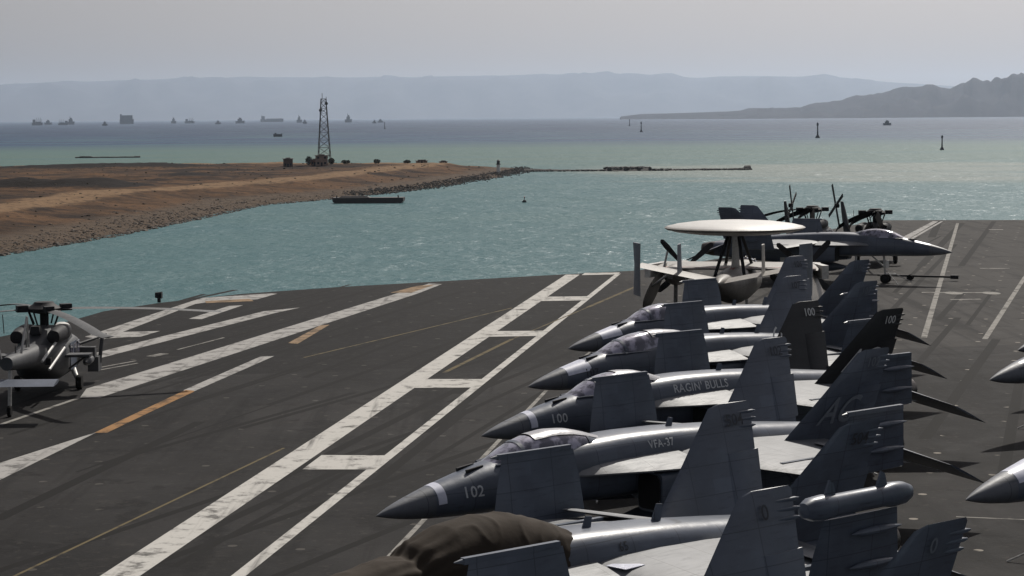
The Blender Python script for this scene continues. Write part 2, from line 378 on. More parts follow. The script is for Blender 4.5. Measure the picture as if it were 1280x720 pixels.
# --- long low breakwater, dark against the pale bank
bw = MB(); A = at(655, 214.5, WATER); B = at(938, 212.2, WATER)
rings = []
N = 120
for i in range(N + 1):
    t = i / N; c = A.lerp(B, t); px = 655 + 283 * t
    h = .9 + .5 * noise.noise((px * .08, 0, 0)) + (1.0 if 758 < px < 815 else 0) + (1.6 if px > 930 else 0) + (.5 if px < 690 else 0)
    wd = 5 + (5 if 755 < px < 842 else 0)
    rings.append([(c.x, c.y - wd, WATER - .6), (c.x, c.y - wd * .4, WATER + h * .8), (c.x, c.y + wd * .2, WATER + h), (c.x, c.y + wd, WATER - .6)])
bo = tag(bw.loft(rings, closed=True).ob('breakwater', rockd_m, None, False), 'long low dark breakwater running out from the spit tip', 'breakwater')
rk = MB()
for i in range(420):
    t = random.random(); c = A.lerp(B, t); px = 655 + 283 * t
    rock(rk, (c.x, c.y + random.gauss(-1, 2.5), WATER + .4 + (1.1 if 758 < px < 815 else 0)), random.uniform(.5, 1.1) * (1.7 if 758 < px < 842 or px > 925 else 1))
rk.ob('armour_rock', rockd_m, bo, False)['kind'] = 'stuff'

# --- hills
def hills(name, pts, dist, depth, material, label, rough, base=-30, step=6):
    mb = MB(); xsx = [p[0] for p in pts]; ysx = [p[1] for p in pts]
    rings = []; px = pts[0][0]
    while px <= pts[-1][0]:
        top = interp(px, xsx, ysx)
        r = []
        for j in range(13):
            t = j / 12; prof = sin(pi * min(1, t * 1.0) * .5) if t < .75 else sin(pi * .375) + (1 - sin(pi * .375)) * (t - .75) / .25
            P = span(px, 146, dist + depth * (t - 1)); Q = span(px, top, dist)
            hh = (Q.z - WATER)
            n1 = noise.fractal((px * .02, t * 3.0, hash(name) % 7 * 0 + len(name)), 1.0, 2.0, 4)
            z = WATER + base * (1 - t) + hh * prof * (1 + rough * n1 * (1 - t) * 1.6) + hh * .04 * n1 * rough
            r.append((P.x, P.y, z))
        r.append((r[-1][0], r[-1][1] + depth * .6, WATER - 40)); rings.append(r); px += step
    mb.loft(rings, cap=False, closed=False)
    return tag(mb.ob(name, material, None, True, 60), label, 'hills', kind='structure')
hill_m = mat('bare_rock_slope', (.07, .062, .064), (.035, .032, .035), .0022, .95, detail=8, spec=.1)
hill_d = mat('dark_rock_slope', (.034, .03, .034), (.015, .014, .017), .004, .95, detail=8, spec=.1)
hills('far_mountains', [(-500, 112), (-200, 108), (-60, 109), (0, 106), (60, 103), (120, 101), (200, 99), (300, 96), (420, 97), (540, 95.5), (700, 93), (800, 92.5), (830, 95), (870, 97), (900, 95.5), (960, 95), (1010, 96), (1060, 99), (1120, 103), (1200, 108), (1300, 112), (1700, 104), (1900, 110)], 46000, 7000, hill_m, 'far hazy mountain range across the gulf', .5, step=10)
hills('near_hills', [(868, 142), (890, 141.0), (925, 138), (935, 135), (1000, 135.5), (1010, 132), (1050, 128), (1070, 122), (1100, 119), (1120, 113), (1140, 110), (1150, 109), (1157, 106), (1165, 105), (1175, 109), (1188, 111), (1200, 105), (1215, 103), (1228, 106), (1240, 104), (1255, 98), (1275, 94), (1300, 92), (1350, 99), (1420, 88), (1500, 96), (1600, 100)], 17500, 3000, hill_d, 'dark bare hills rising from the shore at right', .9, step=2.5)
hills('coastal_plain', [(776, 145.6), (786, 144.4), (800, 142.6), (840, 141.6), (900, 139.6), (1000, 138.5), (1100, 138), (1300, 137), (1600, 136)], 16500, 900, hill_d, 'low dark coastal strip below the hills', .5, step=6)

# --- the air
vm = bpy.data.materials.new('haze_air'); vm.use_nodes = True; n = vm.node_tree; n.nodes.clear()
pv = n.nodes.new('ShaderNodeVolumePrincipled'); pv.inputs['Color'].default_value = (.69, .82, 1, 1); pv.inputs['Density'].default_value = 2.1e-5; pv.inputs['Anisotropy'].default_value = .6
om = n.nodes.new('ShaderNodeOutputMaterial'); n.links.new(pv.outputs[0], om.inputs['Volume'])
hz = MB().box((0, 21000, 440), (90000, 60000, 1000)).ob('haze', vm, None, False)
tag(hz, 'thin pale sea haze over the whole scene', 'haze', kind='stuff')

# ------------------------------------------------------------------ flight deck
def deck_material():
    M = bpy.data.materials.new('non_skid_deck'); M.use_nodes = True
    n = M.node_tree; p = n.nodes['Principled BSDF']; L = n.links.new
    tc = n.nodes.new('ShaderNodeTexCoord').outputs['Object']
    big = noise_node(n, tc, .09, 6, .6); med = noise_node(n, tc, .7, 6, .7); fine = noise_node(n, tc, 9, 4, .7)
    rot = mapping(n, tc, (.55, .028, 1), radians(15)); stk = noise_node(n, rot, 1.0, 6, .62)
    rot2 = mapping(n, tc, (1.5, .05, 1), radians(21)); stk2 = noise_node(n, rot2, 1.0, 5, .6)
    sx = n.nodes.new('ShaderNodeSeparateXYZ'); L(tc, sx.inputs[0])
    # renewed lighter coat ahead of the tone joint, worn coat aft
    along = math_node(n, 'ADD', sx.outputs[1], math_node(n, 'MULTIPLY', sx.outputs[0], -.02))
    fwd = ramp(n, math_node(n, 'ADD', along, math_node(n, 'MULTIPLY', sx.outputs[0], -.24)), 92.2, 92.5)
    right = ramp(n, sx.outputs[0], 6, 11)
    col = mixc(n, ramp(n, big, .3, .7), (.0145, .0142, .0143), (.032, .0305, .030))
    col = mixc(n, math_node(n, 'MULTIPLY', fwd, math_node(n, 'SUBTRACT', 1, right)), col, (.0135, .013, .013))
    col = mixc(n, math_node(n, 'MULTIPLY', math_node(n, 'MULTIPLY', fwd, right), .9), col, (.047, .0445, .042))
    col = mixc(n, math_node(n, 'MULTIPLY', ramp(n, stk, .5, .68), .8), col, (.0085, .0083, .0085))
    col = mixc(n, math_node(n, 'MULTIPLY', ramp(n, stk2, .54, .68), .6), col, (.016, .015, .015))
    col = mixc(n, math_node(n, 'MULTIPLY', ramp(n, med, .52, .75), .4), col, (.066, .062, .058))
    col = mixc(n, math_node(n, 'MULTIPLY', ramp(n, fine, .55, .75), .35), col, (.02, .019, .018))
    seam = math_node(n, 'LESS_THAN', math_node(n, 'PINGPONG', sx.outputs[1], 6.1), .03)
    col = mixc(n, math_node(n, 'MULTIPLY', seam, .4), col, (.012, .012, .012))
    spl = noise_node(n, tc, .33, 5, .75); col = mixc(n, math_node(n, 'MULTIPLY', ramp(n, spl, .55, .62), .65), col, (.011, .0105, .0105))
    rub = noise_node(n, tc, 2.3, 6, .75); col = mixc(n, math_node(n, 'MULTIPLY', ramp(n, rub, .56, .64), .3), col, (.07, .062, .055))
    # tie-down fittings set in the deck, worn bright, in a grid of rows
    gr = mapping(n, tc, (1, 1, 1), radians(15)); gs = n.nodes.new('ShaderNodeSeparateXYZ'); L(gr, gs.inputs[0])
    gx = math_node(n, 'PINGPONG', gs.outputs[0], .95); gy = math_node(n, 'PINGPONG', gs.outputs[1], 1.9)
    rr = math_node(n, 'ADD', math_node(n, 'MULTIPLY', gx, gx), math_node(n, 'MULTIPLY', gy, gy))
    pad = math_node(n, 'MULTIPLY', math_node(n, 'LESS_THAN', rr, .017), ramp(n, noise_node(n, tc, .8, 2), .45, .55))
    col = mixc(n, math_node(n, 'MULTIPLY', pad, math_node(n, 'ADD', .15, math_node(n, 'MULTIPLY', right, .6))), col, (.34, .31, .27))
    L(col, p.inputs['Base Color'])
    rg = n.nodes.new('ShaderNodeMapRange'); L(med, rg.inputs[0]); rg.inputs[3].default_value = .62; rg.inputs[4].default_value = .9
    L(rg.outputs[0], p.inputs['Roughness']); p.inputs['Specular IOR Level'].default_value = .05
    b = n.nodes.new('ShaderNodeBump'); b.inputs['Strength'].default_value = .5; b.inputs['Distance'].default_value = .02
    L(fine, b.inputs['Height']); L(b.outputs[0], p.inputs['Normal'])
    return M
def G(px, py): q = at(px, py); return (q.x, q.y)
DECK = [(-27.5, -30), (-28.5, 40), (-28.2, 84), G(0, 421), G(60, 408), G(92, 400), G(130, 389), G(200, 378.5), G(300, 367.5), G(420, 359), G(545, 352), G(650, 346), G(740, 341), G(790, 338.5),
        (12.5, 153), (19.0, 165), (31, 199), (36, 210), G(1105, 275.3), G(1190, 275), G(1280, 275), (61, 214), (67, 209), (72, 196), (66, 150), (48, 70), (40, 10), (38, -30)]
bm = bmesh.new()
top = [bm.verts.new((x, y, 0)) for x, y in DECK]; cx = sum(x for x, y in DECK) / len(DECK); cy = sum(y for x, y in DECK) / len(DECK)
low = [bm.verts.new((x + (cx - x) * .003, y + (cy - y) * .003, -.55)) for x, y in DECK]
hul = [bm.verts.new((cx + (x - cx) * .9, cy + (y - cy) * .955, -2.8)) for x, y in DECK]
kel = [bm.verts.new((cx + (x - cx) * .62, cy + (y - cy) * .9, WATER - 3)) for x, y in DECK]
bm.faces.new(top)
for a, b in ((top, low), (low, hul), (hul, kel)):
    for i in range(len(a)): j = (i + 1) % len(a); bm.faces.new((a[i], a[j], b[j], b[i]))
bmesh.ops.recalc_face_normals(bm, faces=bm.faces)
me = bpy.data.meshes.new('flight_deck'); bm.to_mesh(me); bm.free(); me.materials.append(deck_material())
tag(link('flight_deck', me), 'dark worn flight deck of the aircraft carrier', 'deck', kind='structure')

def worn(name, c, wear=.5, under=(.03, .029, .028), cut=.56):
    M = bpy.data.materials.new(name); M.use_nodes = True
    n = M.node_tree; p = n.nodes['Principled BSDF']; L = n.links.new
    tc = n.nodes.new('ShaderNodeTexCoord').outputs['Object']
    a = noise_node(n, tc, 1.1, 7, .7); b = noise_node(n, mapping(n, tc, (1.4, .06, 1), radians(19)), 1, 5, .6); f = noise_node(n, tc, 7, 4, .7)
    col = mixc(n, math_node(n, 'MULTIPLY', ramp(n, a, cut, cut + .16), wear), c, under)
    col = mixc(n, math_node(n, 'MULTIPLY', ramp(n, b, .54, .74), wear * .95), col, under)
    col = mixc(n, math_node(n, 'MULTIPLY', ramp(n, f, .5, .8), .3), col, tuple(x * .5 for x in c))
    L(col, p.inputs['Base Color']); p.inputs['Roughness'].default_value = .8; p.inputs['Specular IOR Level'].default_value = .06
    return M
W1 = worn('white_deck_paint', (.5, .485, .455), .8, cut=.5); W2 = worn('faded_white_paint', (.36, .35, .335), .7, cut=.48); W3 = worn('thin_faded_paint', (.27, .26, .24), .7, cut=.48)
O1 = worn('orange_deck_paint', (.31, .175, .08), .75, cut=.46); Y1 = worn('thin_yellow_paint', (.13, .105, .06), .7, cut=.47); SC = worn('rubber_scuff', (.012, .0115, .011), .55, (.016, .0155, .0155), cut=.58)
def quad(mb, pts, z=.004): mb.add([(*G(*p), z) for p in pts], [tuple(range(len(pts)))])
def stripe(mb, a, b, wa, z=.004, wb=None):
    """a painted line on the deck between two points of the plan"""
    a, b = Vector(a), Vector(b); t = (b - a).normalized(); nn = Vector((t.y, -t.x)); wb = wb or wa
    mb.add([(*(a - nn * wa / 2), z), (*(a + nn * wa / 2), z), (*(b + nn * wb / 2), z), (*(b - nn * wb / 2), z)], [(0, 1, 2, 3)])
k = MB()
fa, fb = Vector(G(150, 720)), Vector(G(716, 343.3)); d = (fb - fa).normalized(); stripe(k, fa - d * 45, fb, .98)
ta_, tb_ = Vector(G(298, 720)), Vector(G(773, 342)); d = (tb_ - ta_).normalized(); stripe(k, ta_ - d * 45, tb_, .36)
for q in ([(402, 569), (487, 569.5), (464, 587), (378, 587)], [(532, 474), (607, 474), (594, 484.5), (518, 485)], [(622, 414), (687, 413.5), (676, 420), (611, 421)], [(682, 371), (738, 370.5), (729, 375.5), (673, 376.5)], [(731, 341.2), (775, 340.6), (772, 343), (727, 344)]): quad(k, q, .008)
k.ob('white_deck_markings', W1)
k = MB()
quad(k, [(-14, 583), (118, 541), (120, 541), (0, 600), (-60, 627), (-60, 603)])
quad(k, [(229, 488), (326, 445.5), (343, 445), (243, 489)])
quad(k, [(100, 497), (108, 486), (528, 357), (536, 354.5), (553, 355), (522, 367), (125, 497)], .004)
quad(k, [(112, 443), (330, 389), (375, 384.5), (345, 391), (120, 449)])
quad(k, [(106, 421), (238, 377), (254, 372.3), (340, 366.7), (347, 367), (322, 374), (300, 376), (258, 378), (244, 380), (130, 424)], .004)
quad(k, [(236, 398.5), (286, 382.5), (304, 381.5), (252, 399)])
quad(k, [(118, 416), (200, 414), (176, 421), (118, 424)], .012)
quad(k, [(1116, 303), (1166, 276.6), (1173, 276.6), (1128, 303)]); quad(k, [(1134, 300), (1176, 276.6), (1179, 276.6), (1139, 300)])
k.ob('faded_deck_markings', W2)
k = MB()
quad(k, [(123, 540.5), (236, 488), (243, 489.5), (132, 541)], .006); quad(k, [(118, 541), (232, 487.5), (243, 488.5), (134, 541)], .005)
k.ob('orange_deck_markings', O1)
k = MB()
quad(k, [(360, 429), (400, 407), (412, 406), (372, 430)], .009)
quad(k, [(488, 366), (520, 357.8), (545, 355.5), (514, 366)], .009); quad(k, [(256, 376.5), (312, 373.5), (317, 376.5), (258, 379)], .009)
k.ob('faint_orange_deck_markings', worn('faint_orange_paint', (.27, .19, .12), .7, cut=.46))
k = MB()
stripe(k, G(440, 745), G(700, 470), .16, .005); stripe(k, G(700, 470), G(800, 390), .12, .005)
stripe(k, G(1155, 422), G(1197, 279), .3); stripe(k, G(1231, 424), G(1282, 345), .28)
stripe(k, G(1152, 365.5), G(1242, 366), .5, .006); stripe(k, G(1188, 374.5), G(1226, 374), .42, .006)
for px in (1192, 1239):
    c = Vector(G(px, 366.5)); k.add([(c.x + .55 * cos(i * pi / 6), c.y + 1.0 * sin(i * pi / 6), .010) for i in range(12)], [tuple(range(12))])
stripe(k, G(1225, 335.5), G(1262, 335.5), .5, .006); stripe(k, G(1236, 287), G(1254, 287), .8, .006)
stripe(k, G(122, 463), G(172, 454), .14); stripe(k, G(124, 459.5), G(170, 451), .14); stripe(k, G(188, 445.5), G(206, 442), .5); stripe(k, G(222, 437), G(280, 422), .14)
stripe(k, G(0, 531), G(100, 497), .22, .005); stripe(k, G(1195, 646), G(1290, 650), .1)
k.ob('thin_deck_lines', W3)
k = MB()
stripe(k, G(10, 724), G(355, 560), .1); stripe(k, G(555, 466), G(640, 424), .22, .0055); stripe(k, G(735, 384), G(800, 356), .25, .0055); stripe(k, G(640, 424), G(735, 384), .12, .0055); stripe(k, G(380, 447), G(640, 385), .15, .0055)
k.ob('yellow_deck_lines', Y1)
k = MB()
for a, b, wd in [((-9.9, 73.5), (1.6, 101), .42), ((-13.5, 66), (-6.5, 83), .4), ((-13, 50), (-2, 76), .4), ((-10.5, 48), (4, 80), .45), ((-6.5, 48), (1.5, 66), .4), ((-16, 84), (-5, 124), .4), ((-13, 80), (-1.5, 120), .35), ((-18, 72.5), (-10.6, 100), .3), ((-2.5, 80), (7, 110), .4), ((-9, 88), (-3, 114), .4),
                 ((14.2, 70), (24, 101), .55), ((17.8, 90), (24.5, 112), .45), ((26, 96), (31, 110), .6), ((21, 114), (38, 175), .45), ((30, 150), (46, 209), .8), ((33, 150), (50, 212), .6), ((24, 128), (30, 150), .4), ((18, 62), (24, 80), .45), ((38, 185), (44.5, 213), .9)]:
    zz_ = globals().get('zz_', .0016) + .00004; stripe(k, a, b, wd * .8, zz_)
rs = random.Random(3)
for i in range(34):
    x0, y0 = rs.uniform(-24, -1), rs.uniform(46, 118); ln_ = rs.uniform(12, 34); sl_ = rs.choice((.24, .27, .3, .16)); stripe(k, (x0, y0), (x0 + sl_ * ln_, min(138, y0 + ln_)), rs.uniform(.12, .5), .0008 + .00002 * i)
for i in range(16):
    x0, y0 = rs.uniform(11, 34), rs.uniform(60, 180); ln_ = rs.uniform(8, 26); sl_ = rs.choice((.3, .33, .27)); stripe(k, (x0, y0), (x0 + sl_ * ln_, y0 + ln_), rs.uniform(.2, .4), .0027 + .00003 * i)
k.ob('dark_scuff_marks', SC)
for o in list(C.objects):
    if o.name.endswith(('markings', 'lines', 'marks')): tag(o, {'white_deck_markings': 'bold white landing area edge lines with cross bars', 'faded_deck_markings': 'faded white broad lines painted on the deck', 'orange_deck_markings': 'orange dashes of the landing centreline', 'faint_orange_deck_markings': 'faint worn orange dashes near the angled deck end', 'thin_deck_lines': 'thin worn white deck lines', 'yellow_deck_lines': 'thin yellowish guide lines on the deck', 'dark_scuff_marks': 'dark rubber scuff streaks on the deck'}[o.name], 'deck paint', kind='structure')

# ------------------------------------------------------------------ the fighters (local x runs aft from the nose tip, y to the right wing)
FX = [0, .25, .7, 1.45, 2.4, 3.3, 4.4, 6.0, 7.5, 9, 11, 13, 15, 16.5]
FZ = [2.15, 2.17, 2.2, 2.26, 2.33, 2.39, 2.42, 2.43, 2.43, 2.40, 2.36, 2.30, 2.25, 2.2]
FW = [.012, .11, .24, .40, .55, .66, .72, .78, .80, .80, .78, .74, .62, .40]
FT = [.012, .11, .24, .39, .53, .67, .76, .85, .89, .88, .80, .68, .52, .36]
FB = [.012, .10, .22, .36, .48, .56, .62, .68, .70, .72, .75, .72, .6, .4]
FE = [2, 2, 2, 2.05, 2.15, 2.3, 2.6, 3.0, 3.5, 3.7, 3.6, 3.0, 2.4, 2.1]
def fus(x): return [interp(x, FX, a) for a in (FZ, FW, FT, FB, FE)]
def fring(x, k=1.0, n=32):
    z, hw, ht, hb, e = fus(x); return sring(x, 0, z, hw * k, ht * k, hb * k, e, n)
def fside(x, z):
    zc, hw, ht, hb, e = fus(x); h = ht if z > zc else hb
    return hw * max(0, 1 - min(1, abs(z - zc) / h) ** e) ** (1 / e)
def b_radome():
    mb = MB(); return mb.loft([fring(1.45 * t ** 1.6) for t in [0, .12, .25, .4, .55, .7, .85, 1]])
def b_fuselage():
    mb = MB(); mb.loft([fring(1.45 + (16.5 - 1.45) * i / 36) for i in range(37)])
    # shoulders between the two engines
    mb.loft([sring(x, 0, 1.95, w_, .62, .5, 4, 20) for x, w_ in ((8.4, .5), (9.5, .8), (12, 1.0), (15, 1.0), (16.4, .7))]); return mb
def b_nacelle(sg):
    def f():
        mb = MB(); mb.loft([sring(x, sg * y, z, hw, h, h, e, 24) for x, y, z, hw, h, e in
            ((7.55, 1.16, 1.92, .44, .50, 6), (8.2, 1.16, 1.92, .50, .56, 6), (9.5, 1.12, 1.9, .58, .62, 5), (11.5, 1.02, 1.88, .66, .64, 4), (13.5, .9, 1.92, .68, .60, 3), (15.2, .78, 1.98, .62, .56, 2.4), (16.5, .72, 2.02, .52, .50, 2))]); return mb
    return f
def b_mouth(sg):
    return lambda: MB().loft([sring(7.54, sg * 1.16, 1.92, .38, .44, .44, 6, 24), sring(7.50, sg * 1.16, 1.92, .37, .43, .43, 6, 24)])
def b_nozzle(sg):
    return lambda: MB().loft([sring(x, sg * .72, 2.02, r, r, r, 2, 24) for x, r in ((16.5, .5), (16.8, .49), (17.2, .42), (17.5, .36), (17.35, .3), (16.9, .28))])
def b_wing(sg):
    def f():
        mb = MB()
        # leading edge extension
        P = [(5.35, .70), (5.9, .95), (6.6, 1.22), (7.3, 1.5), (8.0, 1.72), (8.85, 1.86)]
        mb.loft([[(x, sg * .45, 2.84), (x, sg * (.45 + y) / 2, 2.72), (x, sg * y, 2.52), (x, sg * y, 2.48), (x, sg * .45, 2.5)] for x, y in P])
        secs = [((8.75, .6), 13.95, 2.70, .3), ((8.9, 1.86), 13.85, 2.60, .26), ((9.6, 3.1), 13.6, 2.48, .21), ((10.3, 4.38), 13.3, 2.36, .17)]
        mb.loft([foil((l[0], sg * l[1], z), (te, sg * l[1], z - .06), t, (0, 0, 1)) for l, te, z, t in secs]); return mb
    return f
def b_flap(sg):
    return lambda: MB().loft([foil((12.75, sg * 1.9, 2.66), (14.35, sg * 1.9, 2.32), .13, (0, 0, 1)), foil((12.5, sg * 4.3, 2.58), (13.75, sg * 4.3, 2.32), .1, (0, 0, 1))])
def b_panel(sg):
    def f():
        mb = MB(); mb.loft([foil((l, sg * y, z), (te, sg * y, z), t, (0, sg, 0)) for l, te, y, z, t in ((10.62, 13.3, 4.42, 2.32, .16), (10.82, 13.2, 4.50, 3.2, .13), (11.02, 13.08, 4.58, 3.84, .09))])
        return mb
    return f
def b_fold(sg):   # hinge line and actuator fairings on the outer face
    def f():
        mb = MB()
        for z in (2.85, 3.5): mb.loft([sring(x, sg * (4.47 + (z - 2.5) * .1 + .1), z, r * 1.0, r, r, 2, 10) for x, r in ((11.7, .01), (11.95, .06), (12.4, .085), (12.8, .06), (13.1, .01))])
        return mb
    return f
def b_rail(sg):
    def f():
        mb = MB(); mb.box((11.95, sg * 4.6, 3.88), (2.1, .11, .11)); mb.loft([sring(x, sg * 4.6, 3.88, r, r, r, 2, 8) for x, r in ((10.72, .01), (10.9, .05))]); return mb
    return f
def b_pod(sg):
    def f():
        mb = MB(); mb.loft([sring(x, sg * 4.62, 4.1, r, r * 1.05, r * 1.05, 2.6, 18) for x, r in ((10.35, .02), (10.42, .13), (10.6, .20), (10.95, .22), (11.2, .19), (12.6, .19), (12.8, .22), (13.15, .20), (13.35, .13), (13.43, .02))])
        for x in (11.1, 12.55): mb.loft([[(x - .12, sg * 4.62 - .03, 4.3), (x + .16, sg * 4.62 - .03, 4.3), (x + .16, sg * 4.62 + .03, 4.3), (x - .12, sg * 4.62 + .03, 4.3)], [(x + .0, sg * 4.62 - .02, 4.58), (x + .1, sg * 4.62 - .02, 4.52), (x + .1, sg * 4.62 + .02, 4.52), (x, sg * 4.62 + .02, 4.58)]])
        return mb
    return f
def finy(z): return 1.2 + (z - 2.5) * (.66 / 2.4)
def b_fin(sg):
    def f():
        mb = MB(); mb.loft([foil((l, sg * finy(z), z), (te, sg * finy(z), z), t, (0, sg, .27)) for l, te, z, t in ((11.9, 15.55, 2.3, .2), (12.35, 15.6, 2.7, .17), (13.5, 15.75, 3.8, .12), (14.56, 15.86, 4.86, .07), (14.85, 15.8, 4.93, .02))])
        return mb
    return f
def b_rudder(sg):
    return lambda: MB().loft([foil((14.75, sg * finy(z), z), (te, sg * finy(z), z), t, (0, sg, .27)) for z, te, t in ((2.75, 15.72, .19), (3.9, 15.86, .14))])
def b_finpods(sg):
    def f():
        mb = MB()
        for z, x1 in ((4.7, 15.99), (4.55, 15.97), (4.4, 15.92)):
            y = sg * finy(z); mb.loft([sring(x, y, z, r, r, r, 2.5, 10) for x, r in ((15.3, .012), (15.55, .032), (x1 - .1, .036), (x1, .015))])
        return mb
    return f
def b_stab(sg):
    def f():
        mb = MB(); a = radians(24); hx, hz_ = 16.2, 2.1
        def rt(x, y, z): dx, dz = x - hx, z - hz_; return (hx + dx * cos(a) + dz * sin(a), y, hz_ - dx * sin(a) + dz * cos(a))
        secs = []
        for l, te, y, t in ((14.7, 17.4, 1.25, .2), (15.6, 17.9, 2.4, .13), (16.45, 18.3, 3.5, .06)):
            secs.append([rt(*p) for p in foil((l, sg * y, 2.1 - .06 * (y - 1.2)), (te, sg * y, 2.1 - .06 * (y - 1.2)), t, (0, 0, 1))])
        return mb.loft(secs)
    return f
def canopy_prof(two):
    return ([3.25, 3.6, 4.1, 4.7, 5.4, 6.1, 6.9, 7.7, 8.4], [3.03, 3.2, 3.42, 3.57, 3.64, 3.64, 3.56, 3.38, 3.18]) if two else ([3.25, 3.55, 4.0, 4.5, 5.1, 5.7, 6.2, 6.7, 7.2], [3.03, 3.18, 3.4, 3.54, 3.6, 3.56, 3.45, 3.3, 3.17])
def cring(x, two, k=1.0, n=17):
    xs_, zs_ = canopy_prof(two); top = interp(x, xs_, zs_); z0 = 2.86
    hw = interp(x, [xs_[0], xs_[0] + .6, xs_[0] + 1.5, xs_[-3], xs_[-1]], [.36, .5, .58, .56, .40]) * k
    return [(x, hw * copysign(abs(cos(a)) ** .85, cos(a)), z0 + (top - z0) * k * sin(a) ** .9) for a in [pi * i / (n - 1) for i in range(n)]]
def b_canopy(two):
    def f():
        xs_, zs_ = canopy_prof(two); N = 20
        return MB().loft([cring(xs_[0] + (xs_[-1] - xs_[0]) * i / N, two) for i in range(N + 1)], closed=False)
    return f
def b_cframe(two):
    def f():
        mb = MB()
        for x, wd in ((4.08, .1), (6.2 if not two else 6.0, .09)) + (((7.6, .1),) if two else ()):
            mb.loft([cring(x - wd / 2, two, 1.025), cring(x + wd / 2, two, 1.025)], closed=False, cap=False)
        xs_, _ = canopy_prof(two)
        for sg in (1, -1):
            pts = []
            for i in range(15):
                x = xs_[0] + (xs_[-1] - xs_[0]) * i / 14; r = cring(x, two); pts.append((x, sg * (abs(r[0][1]) + .01), 3.0 if 0 < i < 14 else 2.98))
            mb.tube(pts, .035, 6)
        # painted fairing behind the seat
        x1 = 6.2 if not two else 7.6
        mb.loft([cring(x1 + (xs_[-1] + .25 - x1) * i / 6, two, 1.012) for i in range(7)], closed=False, cap=False)
        return mb
    return f
def b_ccover(x0, x1, a0, two):
    def f():
        N = 14; rg_ = []
        for i in range(N + 1):
            rr = cring(x0 + (x1 - x0) * i / N, two, 1.03, 33); k = int(a0 / pi * 32); rg_.append(rr[k:33 - k])
        return MB().loft(rg_, closed=False, cap=False)
    return f
def b_band():
    mb = MB(); r0, r1 = fring(1.50, 1.012), fring(1.72, 1.012)
    n = len(r0); idx = [i % n for i in range(1, 17)]
    return mb.loft([[r0[i] for i in idx], [r1[i] for i in idx]], cap=False, closed=False)
def b_patch():
    mb = MB(); xs_ = [1.5 + .95 * i / 6 for i in range(7)]; idx = list(range(5, 15))
    return mb.loft([[fring(x, 1.012)[i] for i in idx] for x in xs_], cap=False, closed=False)
def b_vane():
    mb = MB(); mb.box((2.75, -.18, 2.92), (.5, .06, .1), ry=-.12); mb.box((2.75, .18, 2.92), (.5, .06, .1), ry=-.12); mb.box((2.82, 0, 2.90), (.3, .3, .05), ry=-.12); return mb
def b_blade(x):
    return lambda: MB().loft([[(x, -.02, 2.95), (x + .3, -.02, 2.95), (x + .3, .02, 2.95), (x, .02, 2.95)], [(x + .22, -.012, 3.48), (x + .38, -.012, 3.46), (x + .38, .012, 3.46), (x + .22, .012, 3.48)]])
def wheel(mb, c, r, wd):
    return mb.revolve([(r * .55, -wd / 2), (r * .9, -wd / 2), (r, -wd * .3), (r, wd * .3), (r * .9, wd / 2), (r * .55, wd / 2)], Matrix.Translation(c) @ Matrix.Rotation(pi / 2, 4, 'X'), 18)
def b_nosegear():
    mb = MB(); mb.tube([(4.7, 0, 2.0), (4.55, 0, .4)], .085); mb.tube([(4.55, 0, 1.0), (5.6, 0, 1.85)], .05); mb.tube([(4.55, -.28, .37), (4.55, .28, .37)], .06); mb.box((4.45, 0, 1.25), (.06, .6, .5)); mb.box((4.2, 0, .62), (.7, .16, .09)); return mb
def b_nosewheel(sg): return lambda: wheel(MB(), (4.55, sg * .22, .3), .3, .17)
def b_maingear(sg):
    def f():
        mb = MB(); mb.tube([(10.9, sg * 1.0, 1.6), (11.3, sg * 1.5, .75)], .1); mb.tube([(11.3, sg * 1.5, .75), (11.7, sg * 1.55, .38)], .085); mb.tube([(11.3, sg * 1.5, .8), (10.4, sg * 1.2, 1.55)], .05); mb.box((10.7, sg * 1.72, 1.35), (1.3, .04, .55)); return mb
    return f
def b_mainwheel(sg): return lambda: wheel(MB(), (11.7, sg * 1.7, .38), .38, .28)
def b_pylon(sg):
    return lambda: MB().loft([[(10.2, sg * 3.1 - .06, 2.58), (12.6, sg * 3.1 - .06, 2.58), (12.6, sg * 3.1 + .06, 2.58), (10.2, sg * 3.1 + .06, 2.58)], [(10.6, sg * 3.1 - .06, 2.05), (12.3, sg * 3.1 - .06, 2.1), (12.3, sg * 3.1 + .06, 2.1), (10.6, sg * 3.1 + .06, 2.05)]])
def b_tank():
    mb = MB(); return mb.loft([sring(x, 0, .98, r, r, r, 2, 18) for x, r in ((7.2, .01), (7.6, .16), (8.3, .3), (9.2, .34), (11, .34), (12, .24), (12.8, .02))])
def b_hook():
    return MB().tube([(13.6, 0, 1.5), (16.4, 0, 1.25), (16.9, 0, 1.1)], .06)

